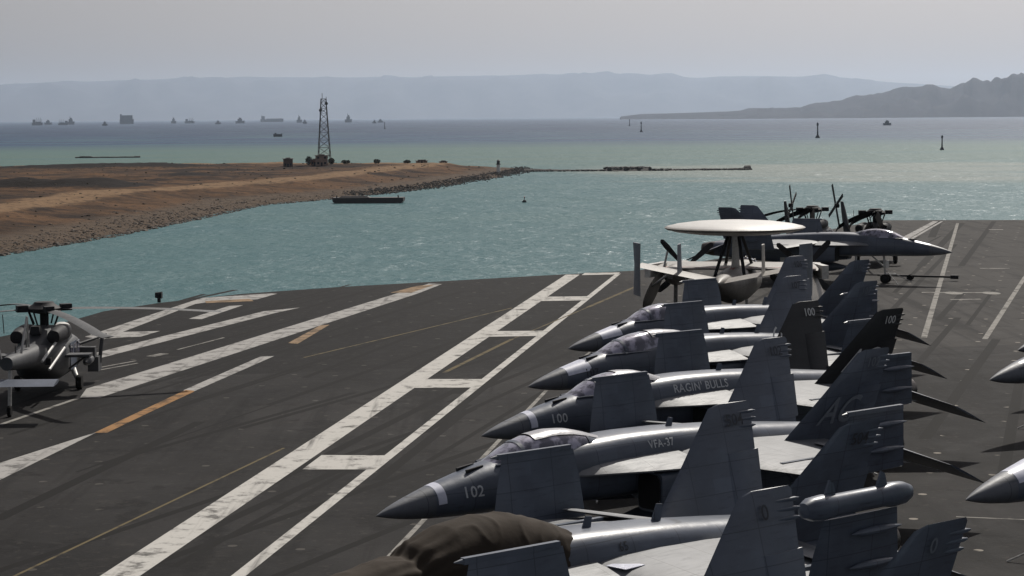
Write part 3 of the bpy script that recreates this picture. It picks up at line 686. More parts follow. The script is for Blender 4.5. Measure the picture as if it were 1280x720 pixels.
def make_jet(label, pos, th, num=None, fins='jet', spine=None, two=False, tip='rail', patch='band', tipnum=None, code=None, canopy=True, group='fighters parked in the herringbone row', numx=2.15, cover=None, numstyle='mark'):
    t = tag(empty('fighter_jet', (pos[0], pos[1], 0), th), label, 'fighter jet', group)
    J, D = MT['jet'], MT['dark']
    part('radome', 'radome', b_radome, MT['radome'], t)
    fu = part('fuselage', 'fus', b_fuselage, J, t)
    if patch == 'band': part('radome_band', 'band', b_band, MT['tape'], fu)
    elif patch == 'patch': part('reflective_panel', 'patch', b_patch, MT['tape'], fu)
    part('sensor_fairing', 'vane', b_vane, D, fu)
    part('blade_antenna', 'blade8', b_blade(9.1), MT['jet'], fu); part('blade_antenna', 'blade10', b_blade(11.0), MT['jet'], fu)
    if patch is not None or not two:
     c = part('canopy', 'canopy%d' % two, b_canopy(two), MT['glass'], t, 60); part('canopy_frame', 'cframe%d' % two, b_cframe(two), J, c)
    if cover: part('canopy_cover', 'ccov%s%d' % (cover, two), b_ccover(cover[0], cover[1], cover[2], two), MT['cover'], c, 80)
    if cover and cover[0] < 4.2: part('windscreen_cover', 'wcov', b_ccover(3.35, 4.0, .25, two), MT['cover_tan'], c, 80)
    part('centreline_tank', 'tank', b_tank, J, t); part('arrestor_hook', 'hook', b_hook, MT['gear'], t)
    for sg in (1, -1):
        na = part('engine_nacelle', 'nac%d' % sg, b_nacelle(sg), J, t); part('intake_duct', 'mouth%d' % sg, b_mouth(sg), MT['black_plate'], na)
        part('exhaust_nozzle', 'noz%d' % sg, b_nozzle(sg), MT['metal'], t)
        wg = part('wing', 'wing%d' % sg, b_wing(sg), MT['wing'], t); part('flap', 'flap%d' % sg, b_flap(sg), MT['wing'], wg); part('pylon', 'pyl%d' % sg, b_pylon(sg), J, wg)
        fo = part('folded_wing_panel', 'panel%d' % sg, b_panel(sg), J, t); part('hinge_fairing', 'fold%d' % sg, b_fold(sg), J, fo)
        if tip == 'rail' or sg > 0: part('missile_rail', 'rail%d' % sg, b_rail(sg), J, fo)
        else: part('wingtip_pod', 'pod%d' % sg, b_pod(sg), J, fo)
        fn = part('tail_fin', 'fin%d' % sg, b_fin(sg), MT[fins], t); part('rudder', 'rud%d' % sg, b_rudder(sg), MT[fins], fn); part('fin_fairing', 'fpod%d' % sg, b_finpods(sg), MT[fins], fn)
        part('stabilator', 'stab%d' % sg, b_stab(sg), MT['jet_dark'], t)
        mg = part('main_gear', 'mg%d' % sg, b_maingear(sg), MT['gear'], t); part('wheel', 'mw%d' % sg, b_mainwheel(sg), MT['tyre'], mg)
        fin_pt = lambda x0, z0, slope=0.0, s2=sg: (lambda u, v: (x0 + u + v * slope, s2 * finy(z0 + v) - .085, z0 + v))
        mk = MT['markw'] if fins == 'jet_black' else MT['markd']
        if tipnum:
            link('fin_number', text_mesh(tipnum, .36, fin_pt(14.95, 4.46), MT['markw'] if fins == 'jet_black' else MT['markf' if sg < 0 and tipnum != '504' else 'markd'], spacing=1.0), fn)
        if code and sg < 0:
            link('tail_code', text_mesh(code, 1.0, fin_pt(13.4, 3.0, .55), MT['markf'] if fins != 'jet_black' else MT['markw'], shear=.0), fn)
        if fins == 'jet_black' and sg > 0:
            link('tail_code', text_mesh(code, .7, lambda u, v: (13.15 + u * .66 - v * .75, finy(3.05 + u * .95) - .085, 3.05 + u * .95 + v * .66), MT['markw']), fn)
    for i, (p0, p1) in enumerate((((4.55, 0, .9), (3.2, 1.3, .02)), ((4.55, 0, .9), (3.2, -1.3, .02)), ((11.3, 1.5, .9), (9.8, 2.6, .02)), ((11.3, -1.5, .9), (9.8, -2.6, .02)), ((11.4, -1.5, .9), (12.9, -3.4, .02)), ((11.4, 1.5, .9), (12.9, 3.4, .02)))):
        part('tie_down_chain', 'chain%d' % i, (lambda p0=p0, p1=p1: MB().tube([p0, p1], .028, 5)), MT['gear'], t)
    ng = part('nose_gear', 'ng', b_nosegear, MT['gear'], t)
    for sg in (1, -1): part('wheel', 'nw%d' % sg, b_nosewheel(sg), MT['tyre'], ng)
    side = lambda x0, z0: (lambda u, v: (x0 + u, -fside(x0 + u, z0 + v) - .02, z0 + v))
    if num: link('nose_number', text_mesh(num, .36, side(numx, 2.36), MT[numstyle], spacing=1.05), fu)
    if spine: link('squadron_lettering', text_mesh(spine[0], spine[3], side(spine[1], spine[2]), MT['markd' if numstyle == 'markd' else 'mark'], spacing=1.08), fu)
    return t

rad = radians
JS = {}
JS['S'] = make_jet('fighter cut off by the bottom frame edge, nearest folded wing and tails', (-6.32, 22.85), rad(39.6), tipnum='0', code='AC')
JS['T'] = make_jet('two-seat jet under the brown canvas cover, with fat wingtip pods and 504 on its fin', (-5.75, 33.15), rad(40), tip='pod', two=True, tipnum='504', patch=None, spine=('65', 9.5, 2.88, .24), numstyle='markd')
JS['A'] = make_jet('grey fighter with nose number 102 and VFA-37 on its spine', (-3.13, 46.06), rad(40.3), num='102', tipnum='102', code='AC', cover=(4.5, 7.0, 1.0), spine=('VFA-37', 7.9, 2.92, .27))
JS['B'] = make_jet("fighter with black tail fins, nose number 100 and RAGIN' BULLS on its spine", (-.9, 57.68), rad(38.4), num='100', fins='jet_black', cover=(4.9, 6.9, .75), tipnum='100', code='AC', spine=("RAGIN' BULLS", 6.75, 2.86, .34))
JS['C'] = make_jet('two-seat fighter with long bright canopy, nose just beyond the jet numbered 100', (.51, 68.22), rad(40.3), num='107', two=True, cover=(5.4, 8.3, .8), patch='patch', numstyle='markd', tipnum='107')
JS['D'] = make_jet('farthest fighter of the left-facing row, beside the radar plane with the dish', (2.17, 79.45), rad(40.3), patch='patch', tipnum='106')
JS['R'] = make_jet('lone fighter pointing right beyond the radar plane, tow bar at its nose wheel', (28.72, 133.14), rad(149.7), patch='patch', group=None, fins='jet')
JS['X'] = make_jet('fighter nose with dark radome entering at the right edge, middle one of three', tuple(at(1237, 475, 2.15).xy), rad(38), group='fighters entering at the right frame edge', patch=None)
JS['Y'] = make_jet('nearest fighter nose at the right edge, with bright silver panel behind the radome', tuple(at(1207, 625, 2.15).xy), rad(38), group='fighters entering at the right frame edge', patch='patch')
JS['Z'] = make_jet('farthest fighter nose at the right edge, only its dark tip in view', tuple(at(1272, 438, 2.15).xy), rad(38), group='fighters entering at the right frame edge', patch=None)

# canvas cover lashed over the cockpit of the pod-carrying jet
tm = JS['T'].location; tb = MB(); rings = []
for i in range(141):
    x = 3.4 + 5.4 * i / 140
    zc, hw, ht, hb, e = fus(x); rg_ = []
    ctop = interp(x, canopy_prof(True)[0], canopy_prof(True)[1]) if x > 3.25 else zc + ht
    wrap = interp(x, [2.3, 8.8], [0, 0])
    for j in range(91):
        a = pi * (-.12 + 1.24 * j / 90); cth, sth = cos(a), sin(a)
        wx = hw * (1.04 + .05 * sin(x * 1.3)) * copysign(abs(cth) ** .8, cth) * interp(x, [3.4, 8.2, 8.8], [1, 1, .8])
        hz2 = interp(x, [3.4, 4.4, 4.9, 5.2, 5.8, 6.5, 7.2, 8.0, 8.5, 8.8], [.6, .76, .79, .98, 1.2, 1.3, 1.26, 1.06, .86, .7])
        zz = 2.55 + (hz2 * sth ** .8 if sth > 0 else sth * 1.0)
        nn_ = .03 * noise.noise((x * .9, a * 1.2, 3)) + .022 * (1 - abs(noise.noise((x * 1.5 + a * .9, a * 1.1 - x * .5, 9))) * 2) ** 4 + .028 * sin(a * 17 + 2 * noise.noise((x, a, 1))) * (math.exp(-abs(x - 4.95) * 2.2) + math.exp(-abs(x - 8.8) * 3)) - .06 * math.exp(-((x - 4.95) / .12) ** 2)
        k_ = 1 + nn_
        rg_.append((x, wx * k_, 2.55 + (zz - 2.55) * k_ - (.1 if j in (0, 90) else 0)))
    rings.append(rg_)
tb.loft(rings, closed=False, cap=False)
tarp = tb.ob('canvas_cover', MT['canvas'], None, True, 80); tarp.location = JS['T'].location; tarp.rotation_euler = JS['T'].rotation_euler
tag(tarp, 'crumpled brown canvas cover wrapped over the cockpit of the nearest jet', 'cover')
# small bright access panel and grab handle on the near wing root of that jet
pn = MB().box((9.2, -1.25, 2.735), (.55, .5, .012), rz=.1).ob('access_panel', MT['tape'], JS['T'])

# ------------------------------------------------------------------ radar plane with the dish
def b_plane(name, pos, th):
    t = tag(empty(name, (pos[0], pos[1], 0), th), 'twin-propeller radar plane with big round dish on its back, wings folded', 'radar plane')
    P, D = MT['e2'], MT['dark']
    f = MB().loft([sring(x, 0, z, hw, ht, hb, 2.3, 28) for x, z, hw, ht, hb in ((0, 1.95, .02, .02, .02), (.25, 1.97, .35, .33, .36), (.8, 2.0, .62, .6, .62), (1.5, 2.08, .82, .85, .78), (2.3, 2.15, .92, 1.05, .85), (3.5, 2.2, .95, 1.02, .9), (7, 2.22, .95, 1.0, .92), (10, 2.3, .92, .95, .88), (12.5, 2.5, .75, .78, .78), (15, 2.8, .48, .5, .55), (16.8, 3.0, .25, .25, .3), (17.3, 3.05, .05, .05, .05))]).ob('fuselage', P, t)
    c = MB().loft([[(x, .9 * k * cos(a), 2.55 + (tp - 2.55) * sin(a)) for a in [pi * i / 12 for i in range(13)]] for x, k, tp in ((1.35, .72, 2.98), (1.6, .86, 3.2), (2.0, .93, 3.3), (2.5, .98, 3.28))], closed=False).ob('cockpit_window', MT['glass'], t)
    mb = MB()
    for a in (.5, .95, 1.57, 2.2, 2.64): mb.tube([(1.35, .66 * cos(a), 2.55 + .44 * sin(a)), (1.7, .82 * cos(a), 2.55 + .72 * sin(a)), (2.1, .86 * cos(a), 2.55 + .78 * sin(a)), (2.5, .9 * cos(a), 2.55 + .76 * sin(a))], .045, 6)
    mb.ob('window_frame', P, c)
    MB().loft([foil((5.1, y, 3.12), (8.3, y, 3.05), .42, (0, 0, 1)) for y in (-4.3, 0, 4.3)]).ob('wing', P, t)
    MB().box((8.05, 0, 3.16), (.3, 8.4, .012)).ob('walkway_stripe', MT['red'], t); MB().box((10.5, 0, 3.26), (3.2, .25, .012), ry=.03).ob('walkway_stripe', MT['red'], t)
    for sg in (1, -1):
        nm = MB().loft([sring(x, sg * 3.3, z, w_, w_, h_, 2.4, 20) for x, z, w_, h_ in ((3.15, 2.75, .32, .32), (3.4, 2.72, .48, .55), (4.5, 2.72, .52, .62), (7, 2.72, .55, .62), (9, 2.8, .42, .42), (9.9, 2.9, .22, .22))]).ob('engine_nacelle', P, t)
        pr = MB().revolve([(.02, -.75), (.16, -.6), (.28, -.25), (.3, 0)], Matrix.Translation((3.15, sg * 3.3, 2.75)) @ Matrix.Rotation(pi / 2, 4, 'Y'), 14).ob('spinner', P, nm)
        for q in range(4):
            a = q * pi / 2 + pi / 4 + .06 * sg; mb = MB(); ring = []
            for r, wd, tw in ((.25, .16, .9), (.7, .34, .7), (1.5, .40, .5), (1.95, .30, .4), (2.05, .1, .4)):
                ca, sa = cos(a), sin(a); rr = []
                for uu, vv in ((-1, 0), (0, .16), (1, 0), (0, -.16)):
                    tx = uu * wd / 2 * sin(tw) + vv * wd * cos(tw) * .5; tt = uu * wd / 2 * cos(tw) - vv * wd * sin(tw) * .5
                    rr.append((2.85 - tx, sg * 3.3 + r * ca - tt * sa, 2.75 + r * sa + tt * ca))
                ring.append(rr)
            mb.loft(ring).ob('propeller_blade', D, t)
        # outer wing swung back along the fuselage, leading edge down
        MB().loft([foil((x, sg * yb, zb), (x, sg * yt, zt), t_, (0, sg * .8, .5)) for x, yb, zb, yt, zt, t_ in ((7.2, 4.75, .95, 3.75, 3.35, .36), (11, 4.45, 1.25, 3.7, 3.2, .26), (14.4, 4.1, 1.6, 3.6, 2.95, .16), (15.0, 4.0, 1.9, 3.65, 2.8, .08))]).ob('folded_wing', P, t)
        MB().box((7.0, sg * 4.3, 2.95), (2.6, .35, .7), rz=sg * .3).ob('fold_joint', MT['gear'], t)
        for pts in ([(13.8, sg * 3.7, 2.6), (15.2, sg * 2.6, 3.4)], [(8.8, sg * 3.75, 3.1), (8.4, sg * 3.6, 4.0)]): MB().tube(pts, .06).ob('jury_strut', MT['gear'], t)
        st = MB().loft([foil((14.7, sg * y, z), (16.9 - y * .05, sg * y, z - .02), .2, (0, -.2 * sg, 1)) for y, z in ((.2, 3.05), (2, 3.4), (4.05, 3.8))]).ob('tailplane', P, t)
        MB().loft([foil((15.0 - k * .0 + q, sg * 4.4, z), (17.1 - q * .3, sg * 3.85, z), .14, (0, 1, 0)) for z, q, k in ((2.35, .5, 0), (3.8, .1, 0), (4.95, .6, 0))]).ob('outer_fin', MT['jet_dark'], t)
        MB().loft([foil((15.1 + q, sg * 2.05, z), (17.0 - q * .2, sg * 2.05, z), .14, (0, 1, 0)) for z, q in ((3.38, 0), (4.9, .6))]).ob('inner_fin', MT['jet_dark'] if sg < 0 else P, t)
        mg = MB().tube([(7.2, sg * 3.3, 2.3), (7.4, sg * 3.3, .5)], .11).ob('main_gear', MT['gear'], t)
        wheel(MB(), (7.4, sg * 3.52, .45), .45, .28).ob('wheel', MT['tyre'], mg)
    ng = MB().tube([(1.7, 0, 1.5), (1.5, 0, .4)], .09).ob('nose_gear', MT['gear'], t)
    for sg in (1, -1): wheel(MB(), (1.5, sg * .2, .28), .28, .15).ob('wheel', MT['tyre'], ng)
    mb = MB(); prof = [(.02, -.36), (.9, -.36), (2.2, -.30), (3.1, -.19), (3.55, -.07), (3.66, .02), (3.55, .09), (3.1, .2), (2.2, .32), (.9, .40), (.02, .41)]
    dm = mb.revolve(prof, Matrix.Translation((8.85, 0, 5.3)), 72).ob('radar_dish', MT['dome'], t, angle=60)
    MB().revolve([(3.565, -.075), (3.675, .01), (3.675, .03), (3.565, .095)], Matrix.Translation((8.85, 0, 5.3)), 72).ob('edge_band', MT['e2'], dm)
    py = MB().loft([foil((7.6, y, z), (10.2, y, z), th_, (0, 1, 0)) for y, z, th_ in ((0, 3.1, .5), (0, 4.0, .32), (0, 5.02, .36))]).ob('dish_pylon', P, t)
    for x0, x1 in ((6.2, 8.0), (11.6, 9.7)):
        for sg in (1, -1): MB().tube([(x0, sg * .75, 3.0), (x1, sg * .3, 4.85)], .09).ob('strut', D, py)
    mb = MB(); mb.box((8.85, .9, 5.58), (.5, .25, .12)); return t
E2 = b_plane('radar_plane', (13.45, 115.8), radians(258.5))

# ------------------------------------------------------------------ helicopters
def helicopter(label, hub, th, blades, group, blade_m=None, fold=False):
    """hub: place of the rotor mast on the deck plan; blades: bearing and droop of each blade in the machine's own axes"""
    a = Vector((cos(th), sin(th))); p = Vector(hub) - a * 4.9
    t = tag(empty('helicopter', (p.x, p.y, 0), th), label, 'helicopter', group)
    Hm, D = MT['heli'], MT['dark']
    body = MB().loft([sring(x, 0, z, hw, ht, hb, e, 26) for x, z, hw, ht, hb, e in ((0, 1.25, .05, .05, .05, 2), (.25, 1.27, .5, .35, .38, 2.3), (.9, 1.35, .9, .62, .62, 2.6), (1.6, 1.5, 1.08, .85, .82, 3), (2.6, 1.55, 1.15, .95, .92, 3.6), (6.0, 1.6, 1.15, .92, .95, 3.6), (7.2, 1.85, .9, .66, .75, 3), (8.5, 2.05, .55, .45, .55, 2.4), (13.3, 2.3, .26, .26, .3, 2.2))]).ob('fuselage', Hm, t)
    MB().loft([sring(x, 0, 2.35, hw, h_, .3, 3, 20) for x, hw, h_ in ((2.6, .5, .12), (3.2, .95, .55), (5, 1.05, .75), (6.6, .9, .65), (7.8, .45, .15))]).ob('engine_cowling', Hm, t)
    wd = MB().loft([[(x, w_ * cos(q), 1.75 + h_ * sin(q)) for q in [pi * i / 12 for i in range(13)]] for x, w_, h_ in ((.8, .82, .25), (1.3, 1.02, .62), (1.9, 1.12, .75), (2.4, 1.165, .77))], closed=False).ob('windscreen', MT['glass'], t)
    for sg in (1, -1):
        MB().loft([sring(x, sg * .82, 2.75, r, r, r, 2.4, 14) for x, r in ((4.2, .3), (5, .38), (6.2, .36), (7.2, .28), (7.25, .2))]).ob('engine_exhaust', D, t)
        mb = MB(); mb.box((4.2, sg * 1.155, 1.6), (1.5, .03, 1.25)); mb.ob('cabin_door', MT['jet_dark'], t)
        g = MB(); g.tube([(3.9, sg * .9, 1.2), (4.3, sg * 1.35, .42)], .09); g.tube([(3.2, sg * 1.0, .9), (4.3, sg * 1.38, .42)], .07); g = g.ob('main_gear', MT['gear'], t)
        wheel(MB(), (4.3, sg * 1.42, .34), .34, .26).ob('wheel', MT['tyre'], g)
        mb = MB(); mb.box((5.6, sg * 1.65, 1.75), (1.0, 1.1, .1)); mb.loft([sring(x, sg * 2.1, 1.5, r, r, r, 2.5, 12) for x, r in ((4.9, .03), (5.1, .17), (6.2, .17), (6.4, .03))]); mb.tube([(5.4, sg * 1.15, 1.1), (5.5, sg * 2.0, 1.7)], .05); mb.ob('weapon_pylon', Hm, t)
    for sg in (1, -1):
        for x in (3.75, 4.65): MB().box((x, sg * 1.168, 1.85), (.55, .03, .5)).ob('cabin_window', MT['glass'], t)
        MB().box((2.75, sg * 1.14, 1.85), (.5, .05, .55)).ob('cockpit_window', MT['glass'], t); MB().box((7.9, sg * .72, 1.75), (.35, .25, .3)).ob('flare_dispenser', D, t)
    for x in (8.9, 9.9, 11.2): MB().loft([[(x, -.015, 2.35), (x + .3, -.015, 2.35), (x + .3, .015, 2.35), (x, .015, 2.35)], [(x + .15, -.01, 2.85), (x + .3, -.01, 2.85), (x + .3, .01, 2.85), (x + .15, .01, 2.85)]]).ob('blade_antenna', D, t)
    MB().box((6.9, 0, 3.05), (.6, .5, .35), top=.7).ob('infrared_jammer', D, t)
    tw = MB().tube([(12.6, 0, 2.0), (12.9, 0, .35)], .08).ob('tail_gear', MT['gear'], t); wheel(MB(), (12.95, 0, .24), .24, .16).ob('wheel', MT['tyre'], tw)
    pyl = MB().loft([foil((12.6 + q, 0, z), (14.3 + r, 0, z), th_, (0, 1, 0)) for z, q, r, th_ in ((2.1, 0, 0, .4), (2.8, .5, .2, .34), (4.3, 1.55, .75, .26), (4.9, 2.0, .9, .16))]).ob('tail_pylon', Hm, t)
    MB().loft([foil((13.4 + abs(y) * .03, y, 1.62), (14.75, y, 1.5), .16, (0, 0, 1)) for y in (-2.2, -.2, .2, 2.2)]).ob('stabilator', MT['jet_dark'], t)
    tr = MB().revolve([(.16, -.15), (.16, .15)], Matrix.Translation((14.75, .42, 4.6)) @ Matrix.Rotation(pi / 2, 4, 'X'), 12).ob('tail_rotor_hub', D, t)
    for q in range(4):
        an = q * pi / 2 + .5; M = Matrix.Translation((14.75, .5, 4.6)) @ Matrix.Rotation(an, 4, 'Y'); mb = MB().box((.95, 0, 0), (1.5, .05, .24)); mb.v = [tuple(M @ Vector(v)) for v in mb.v]; mb.ob('tail_rotor_blade', D, tr)
    if fold:   # the tail swung round to lie along the left side
        FM = Matrix.Translation((12.6, -.3, 0)) @ Matrix.Rotation(radians(-150), 4, 'Z') @ Matrix.Translation((-12.6, 0, 0)); pyl.matrix_local = FM; tr.matrix_local = FM
    ms = MB(); ms.tube([(4.9, 0, 3.0), (4.9, 0, 3.85)], .2, 12)
    for q in range(4):
        c_, s_ = cos(q * pi / 2 + .4), sin(q * pi / 2 + .4); ms.tube([(4.9 + .5 * c_, .5 * s_, 3.1), (4.9 + .7 * c_, .7 * s_, 3.7)], .045); ms.tube([(4.9 + .55 * s_, .55 * c_, 3.1), (4.9 + .85 * s_, .85 * c_, 3.75)], .04); ms.box((4.9 + 1.0 * c_, 1.0 * s_, 3.86), (.5, .42, .3), rz=q * pi / 2 + .4)
    ms.revolve([(.3, -.2), (.75, -.1), (.78, .06), (.5, .24), (.42, .34), (.1, .36)], Matrix.Translation((4.9, 0, 3.8)), 18); ms = ms.ob('rotor_head', D, t)
    for an, droop, tilt in blades:
        an = radians(an); M = Matrix.Translation((4.9, 0, 3.82)) @ Matrix.Rotation(an, 4, 'Z'); mb = MB(); rg_ = []
        for i in range(13):
            r = .5 + 7.7 * i / 12; w_ = .18 if i == 0 else .53; z = -droop * (r / 8.2) ** 2; x = r + (.35 if i == 12 else 0) * 0
            sw = .25 if i == 12 else 0; tl = radians(tilt)
            rg_.append([(x, -w_ / 2 * cos(tl) + sw, z - w_ / 2 * sin(tl)), (x, 0 + sw, z + .035), (x, w_ / 2 * cos(tl) + sw, z + w_ / 2 * sin(tl)), (x, sw, z - .03)])
        mb.loft(rg_); mb.v = [tuple(M @ Vector(v)) for v in mb.v]
        bl = mb.ob('rotor_blade', blade_m or MT['heli'], ms)
        cf = MB().tube([(.45, 0, 0), (1.25, 0, .0)], [.14, .1], 8); cf.v = [tuple(M @ Vector(v)) for v in cf.v]; cf.ob('blade_cuff', D, bl)
    MB().tube([(13.6, 0, 3.6), (13.7, -.02, 4.4)], .02, 5).ob('whip_aerial', D, t)
    return t
hp = at(54, 384, 3.5)
HA = helicopter('grey helicopter with drooping rotor blades cut off by the left frame edge', (hp.x, hp.y), atan2(-.999, .035), [(106, .45, 5), (205, .5, 4), (292, .7, 4), (28, .6, 4)], None, None, True); HA.scale = (.9, .9, .9); HA.location.x += .05; HA.location.y += 4.9 * -.1 * .999
HB = helicopter('far dark helicopter right behind the dish of the radar plane, tail towards us', (23.3, 158.5), atan2(-.94, -.34), [(222, .9, 10), (12, .8, 60), (-10, .8, 60), (3, .4, 60)], 'helicopters parked near the bow', MT['blade'])
HC = helicopter('farther dark helicopter with folded rotor, beside the deck edge line', (27.2, 153), atan2(-.94, -.34), [(13, .8, 60), (-11, .9, 60), (-4, .6, 60), (5, .7, 60)], 'helicopters parked near the bow', MT['blade'], True)
# white bag cover and clutter on the left helicopter
MB().loft([sring(x, .55, 2.75, r, r * .8, r * .6, 2.3, 14) for x, r in ((3.0, .05), (3.15, .33), (3.6, .42), (4.0, .34), (4.2, .1))]).ob('intake_cover', MT['whitebag'], HA)
mb = MB(); mb.tube([(6.8, .95, 2.6), (9.3, .7, 1.9)], .06); mb.tube([(6.6, 1.2, 2.2), (9.0, .95, 1.5)], .06); mb.tube([(9.6, .2, 2.6), (10.6, .35, 4.0)], .05); mb.tube([(11.2, .2, 2.5), (10.6, .35, 4.0)], .05); mb.ob('tail_support_strut', MT['gear'], HA)
mb = MB(); mb.box((2.2, 1.5, 1.5), (.5, .7, .5)); mb.tube([(2.4, 1.1, 1.9), (1.4, 2.0, 2.15), (.8, 2.1, 2.2)], .07); mb.tube([(1.2, 2.0, 2.1), (1.5, 1.9, .9)], .09); mb.box((1.7, 1.7, .9), (.9, .5, .7)); mb.ob('hoist', MT['heli'], HA)

# tow bar and deck gear
tbp = at(1097, 349.5); tbe = at(1195, 351.5)
dv = tbe - tbp; tr_ = tag(empty('tow_bar', tbp, atan2(dv.y, dv.x)), 'long tow bar lying on the deck before the lone fighter', 'tow bar')
Ln = dv.length; mb = MB(); mb.tube([(0, 0, .32), (Ln - .3, 0, .28)], .075, 8); mb.tube([(.2, -.35, .3), (1.6, 0, .32)], .05); mb.tube([(.2, .35, .3), (1.6, 0, .32)], .05); mb.ob('bar', MT['dark'], tr_)
mb = MB(); mb.box((Ln - .1, 0, .28), (.5, .3, .25)); mb.ob('hitch', MT['dark'], tr_)
for sg in (1, -1): wheel(MB(), (2.2, sg * .3, .2), .2, .12).ob('wheel', MT['tyre'], tr_)
for i, (px, py, s_) in enumerate([(198, 378.5, .62)]):
    c = at(px, py); o = tag(empty('deck_edge_light', (c.x, c.y + .25, 0)), 'small dark lamp box on the left deck edge', 'deck light')
    MB().box((0, 0, .14), (.3 * s_, .3 * s_, .28)).ob('foot', MT['dark'], o)
    MB().loft([sring(-.35 * s_, 0, .45, .3 * s_, .28 * s_, .28 * s_, 4, 12), sring(.3 * s_, 0, .45, .38 * s_, .34 * s_, .34 * s_, 4, 12)]).ob('lamp_housing', MT['dark'], o)

# ------------------------------------------------------------------ on the spit
def gpos(px, dist):
    p = span(px, 200, dist); return Vector((p.x, p.y, ground_z(p.x, p.y)))
tp = gpos(405.5, 1120); topz = span(405.5, 121, 1120).z; hh = topz - tp.z
tw = tag(empty('lattice_tower', tp), 'tall steel lattice mast standing on the sandy spit', 'tower')
steel = mat('galvanised_steel', (.1, .105, .11), (.05, .052, .055), .5, .6)
lv = [0, .13, .25, .36, .47, .57, .66, .75, .83, .91, .97]; hwid = lambda t: 3.5 + (1.25 - 3.5) * t
mb = MB()
for sx_ in (1, -1):
    for sy_ in (1, -1): mb.tube([(sx_ * hwid(t), sy_ * hwid(t), hh * t) for t in (0, .97)], .2, 6)
mb.ob('legs', steel, tw)
mb = MB()
for i in range(len(lv) - 1):
    a, b = lv[i], lv[i + 1]
    for (u, v) in (((1, 1), (1, -1)), ((1, -1), (-1, -1)), ((-1, -1), (-1, 1)), ((-1, 1), (1, 1))):
        A0 = (u[0] * hwid(a), u[1] * hwid(a), hh * a); A1 = (v[0] * hwid(a), v[1] * hwid(a), hh * a); B0 = (u[0] * hwid(b), u[1] * hwid(b), hh * b); B1 = (v[0] * hwid(b), v[1] * hwid(b), hh * b)
        mb.tube([A0, B1], .1, 4); mb.tube([A1, B0], .1, 4); mb.tube([B0, B1], .11, 4)
mb.ob('bracing', steel, tw)
for t in (.57, .83, .97): MB().box((0, 0, hh * t), (hwid(t) * 2.3, hwid(t) * 2.3, .25)).ob('platform', steel, tw)
mb = MB(); mb.tube([(-.7, 0, hh * .97), (-.7, 0, hh * 1.055)], .16, 6); mb.tube([(1.5, 0, hh * .95), (1.5, 0, hh * 1.0)], .13, 6); mb.ob('aerial', steel, tw)
for z, sx_ in ((.9, 1), (.8, -1)): MB().revolve([(.05, -.3), (.75, -.25), (.9, .1), (.05, .0)], Matrix.Translation((sx_ * 1.6, -1.2, hh * z)) @ Matrix.Rotation(pi / 2, 4, 'X'), 14).ob('dish_aerial', steel, tw)
wall_m = mat('pinkish_plaster', (.34, .24, .19), (.22, .15, .12), .5, .9); roof_m = mat('tin_roof', (.13, .1, .085), (.08, .06, .05), .8, .7)
def hut(name, label, px, dist, wd, dp, ht, wm=wall_m, rz=.1, group='small buildings on the spit', storeys=1):
    p = gpos(px, dist); o = tag(empty(name, (p.x, p.y, p.z - .4), rz), label, 'building', group)
    MB().box((0, 0, ht / 2), (wd, dp, ht)).ob('wall', wm, o, False)
    rf = MB(); rf.box((0, 0, ht + .15), (wd + .8, dp + .8, .3)); rf.box((0, 0, ht + .5), (wd * .5, dp * .5, .5)); rf.ob('roof', roof_m, o, False)
    for s_ in range(storeys):
        for q in (-.28, .28): MB().box((wd * q, -dp / 2 - .01, 1.7 + s_ * 2.9), (wd * .18, .12, 1.1)).ob('window', MT['dark'], o, False)
    MB().box((0, -dp / 2 - .01, 1.05), (1.0, .12, 2.1)).ob('door', MT['dark'], o, False)
    return o
hut('station_building', 'two-storey pinkish building at the foot of the lattice mast', 402, 1095, 6.5, 5, 5.6, storeys=2)
hut('storage_shed', 'low reddish shed just left of the building by the mast', 393.5, 1100, 4.5, 4, 3.2, mat('red_brick_wall', (.22, .11, .08), (.14, .07, .05), .6, .9))
hut('brown_hut', 'lone brown hut on a rise left of the lattice mast', 360, 1090, 5, 4.5, 4.6, mat('mud_wall', (.15, .1, .075), (.1, .065, .05), .6, .95))
hut('pale_shed', 'long pale low shed near the tip end of the spit', 527, 1120, 6, 4, 1.5, mat('pale_wall', (.36, .3, .25), (.28, .22, .18), .6, .9))
hut('flat_shed', 'short grey shed right of the long pale shed', 554, 1125, 4, 4, 1.7, mat('grey_wall', (.16, .14, .125), (.1, .09, .08), .6, .9))
leaf_m = mat('dusty_leaves', (.055, .06, .03), (.02, .022, .013), .8, .9, spec=.1); bark = mat('bark', (.1, .07, .05), (.06, .04, .03), 2, .9)
def bush(label, px, dist, wd, ht):
    p = gpos(px, dist); o = tag(empty('bush', (p.x, p.y, p.z - .1)), label, 'bush', 'bushes on the spit'); rnd = random.Random(px)
    MB().tube([(0, 0, 0), (.1, .1, ht * .6)], [.2, .08], 6).ob('trunk', bark, o)
    mb = MB()
    for i in range(260):
        u = Vector((rnd.gauss(0, 1), rnd.gauss(0, 1), rnd.gauss(0, 1))).normalized() * rnd.random() ** .4
        c = Vector((u.x * wd / 2, u.y * wd / 2, ht * .55 + u.z * ht * .45)); a = Vector((rnd.uniform(-1, 1), rnd.uniform(-1, 1), rnd.uniform(-1, 1))).normalized(); b = a.orthogonal().normalized(); q = rnd.uniform(.22, .5)
        mb.add([c + a * q, c + b * q, c - a * q, c - b * q], [(0, 1, 2, 3)])
    mb.ob('foliage', leaf_m, o, False)
bush('tall dark bush just left of the pinkish building', 386.5, 1100, 4.2, 5.2)
bush('dark bush immediately right of the lattice mast', 414, 1105, 3.5, 3.6)
bush('wide bush a little right of the lattice mast', 432, 1110, 5.2, 2.3)
bush('dark round bush midway along the spit top', 471, 1115, 3.8, 2.6)
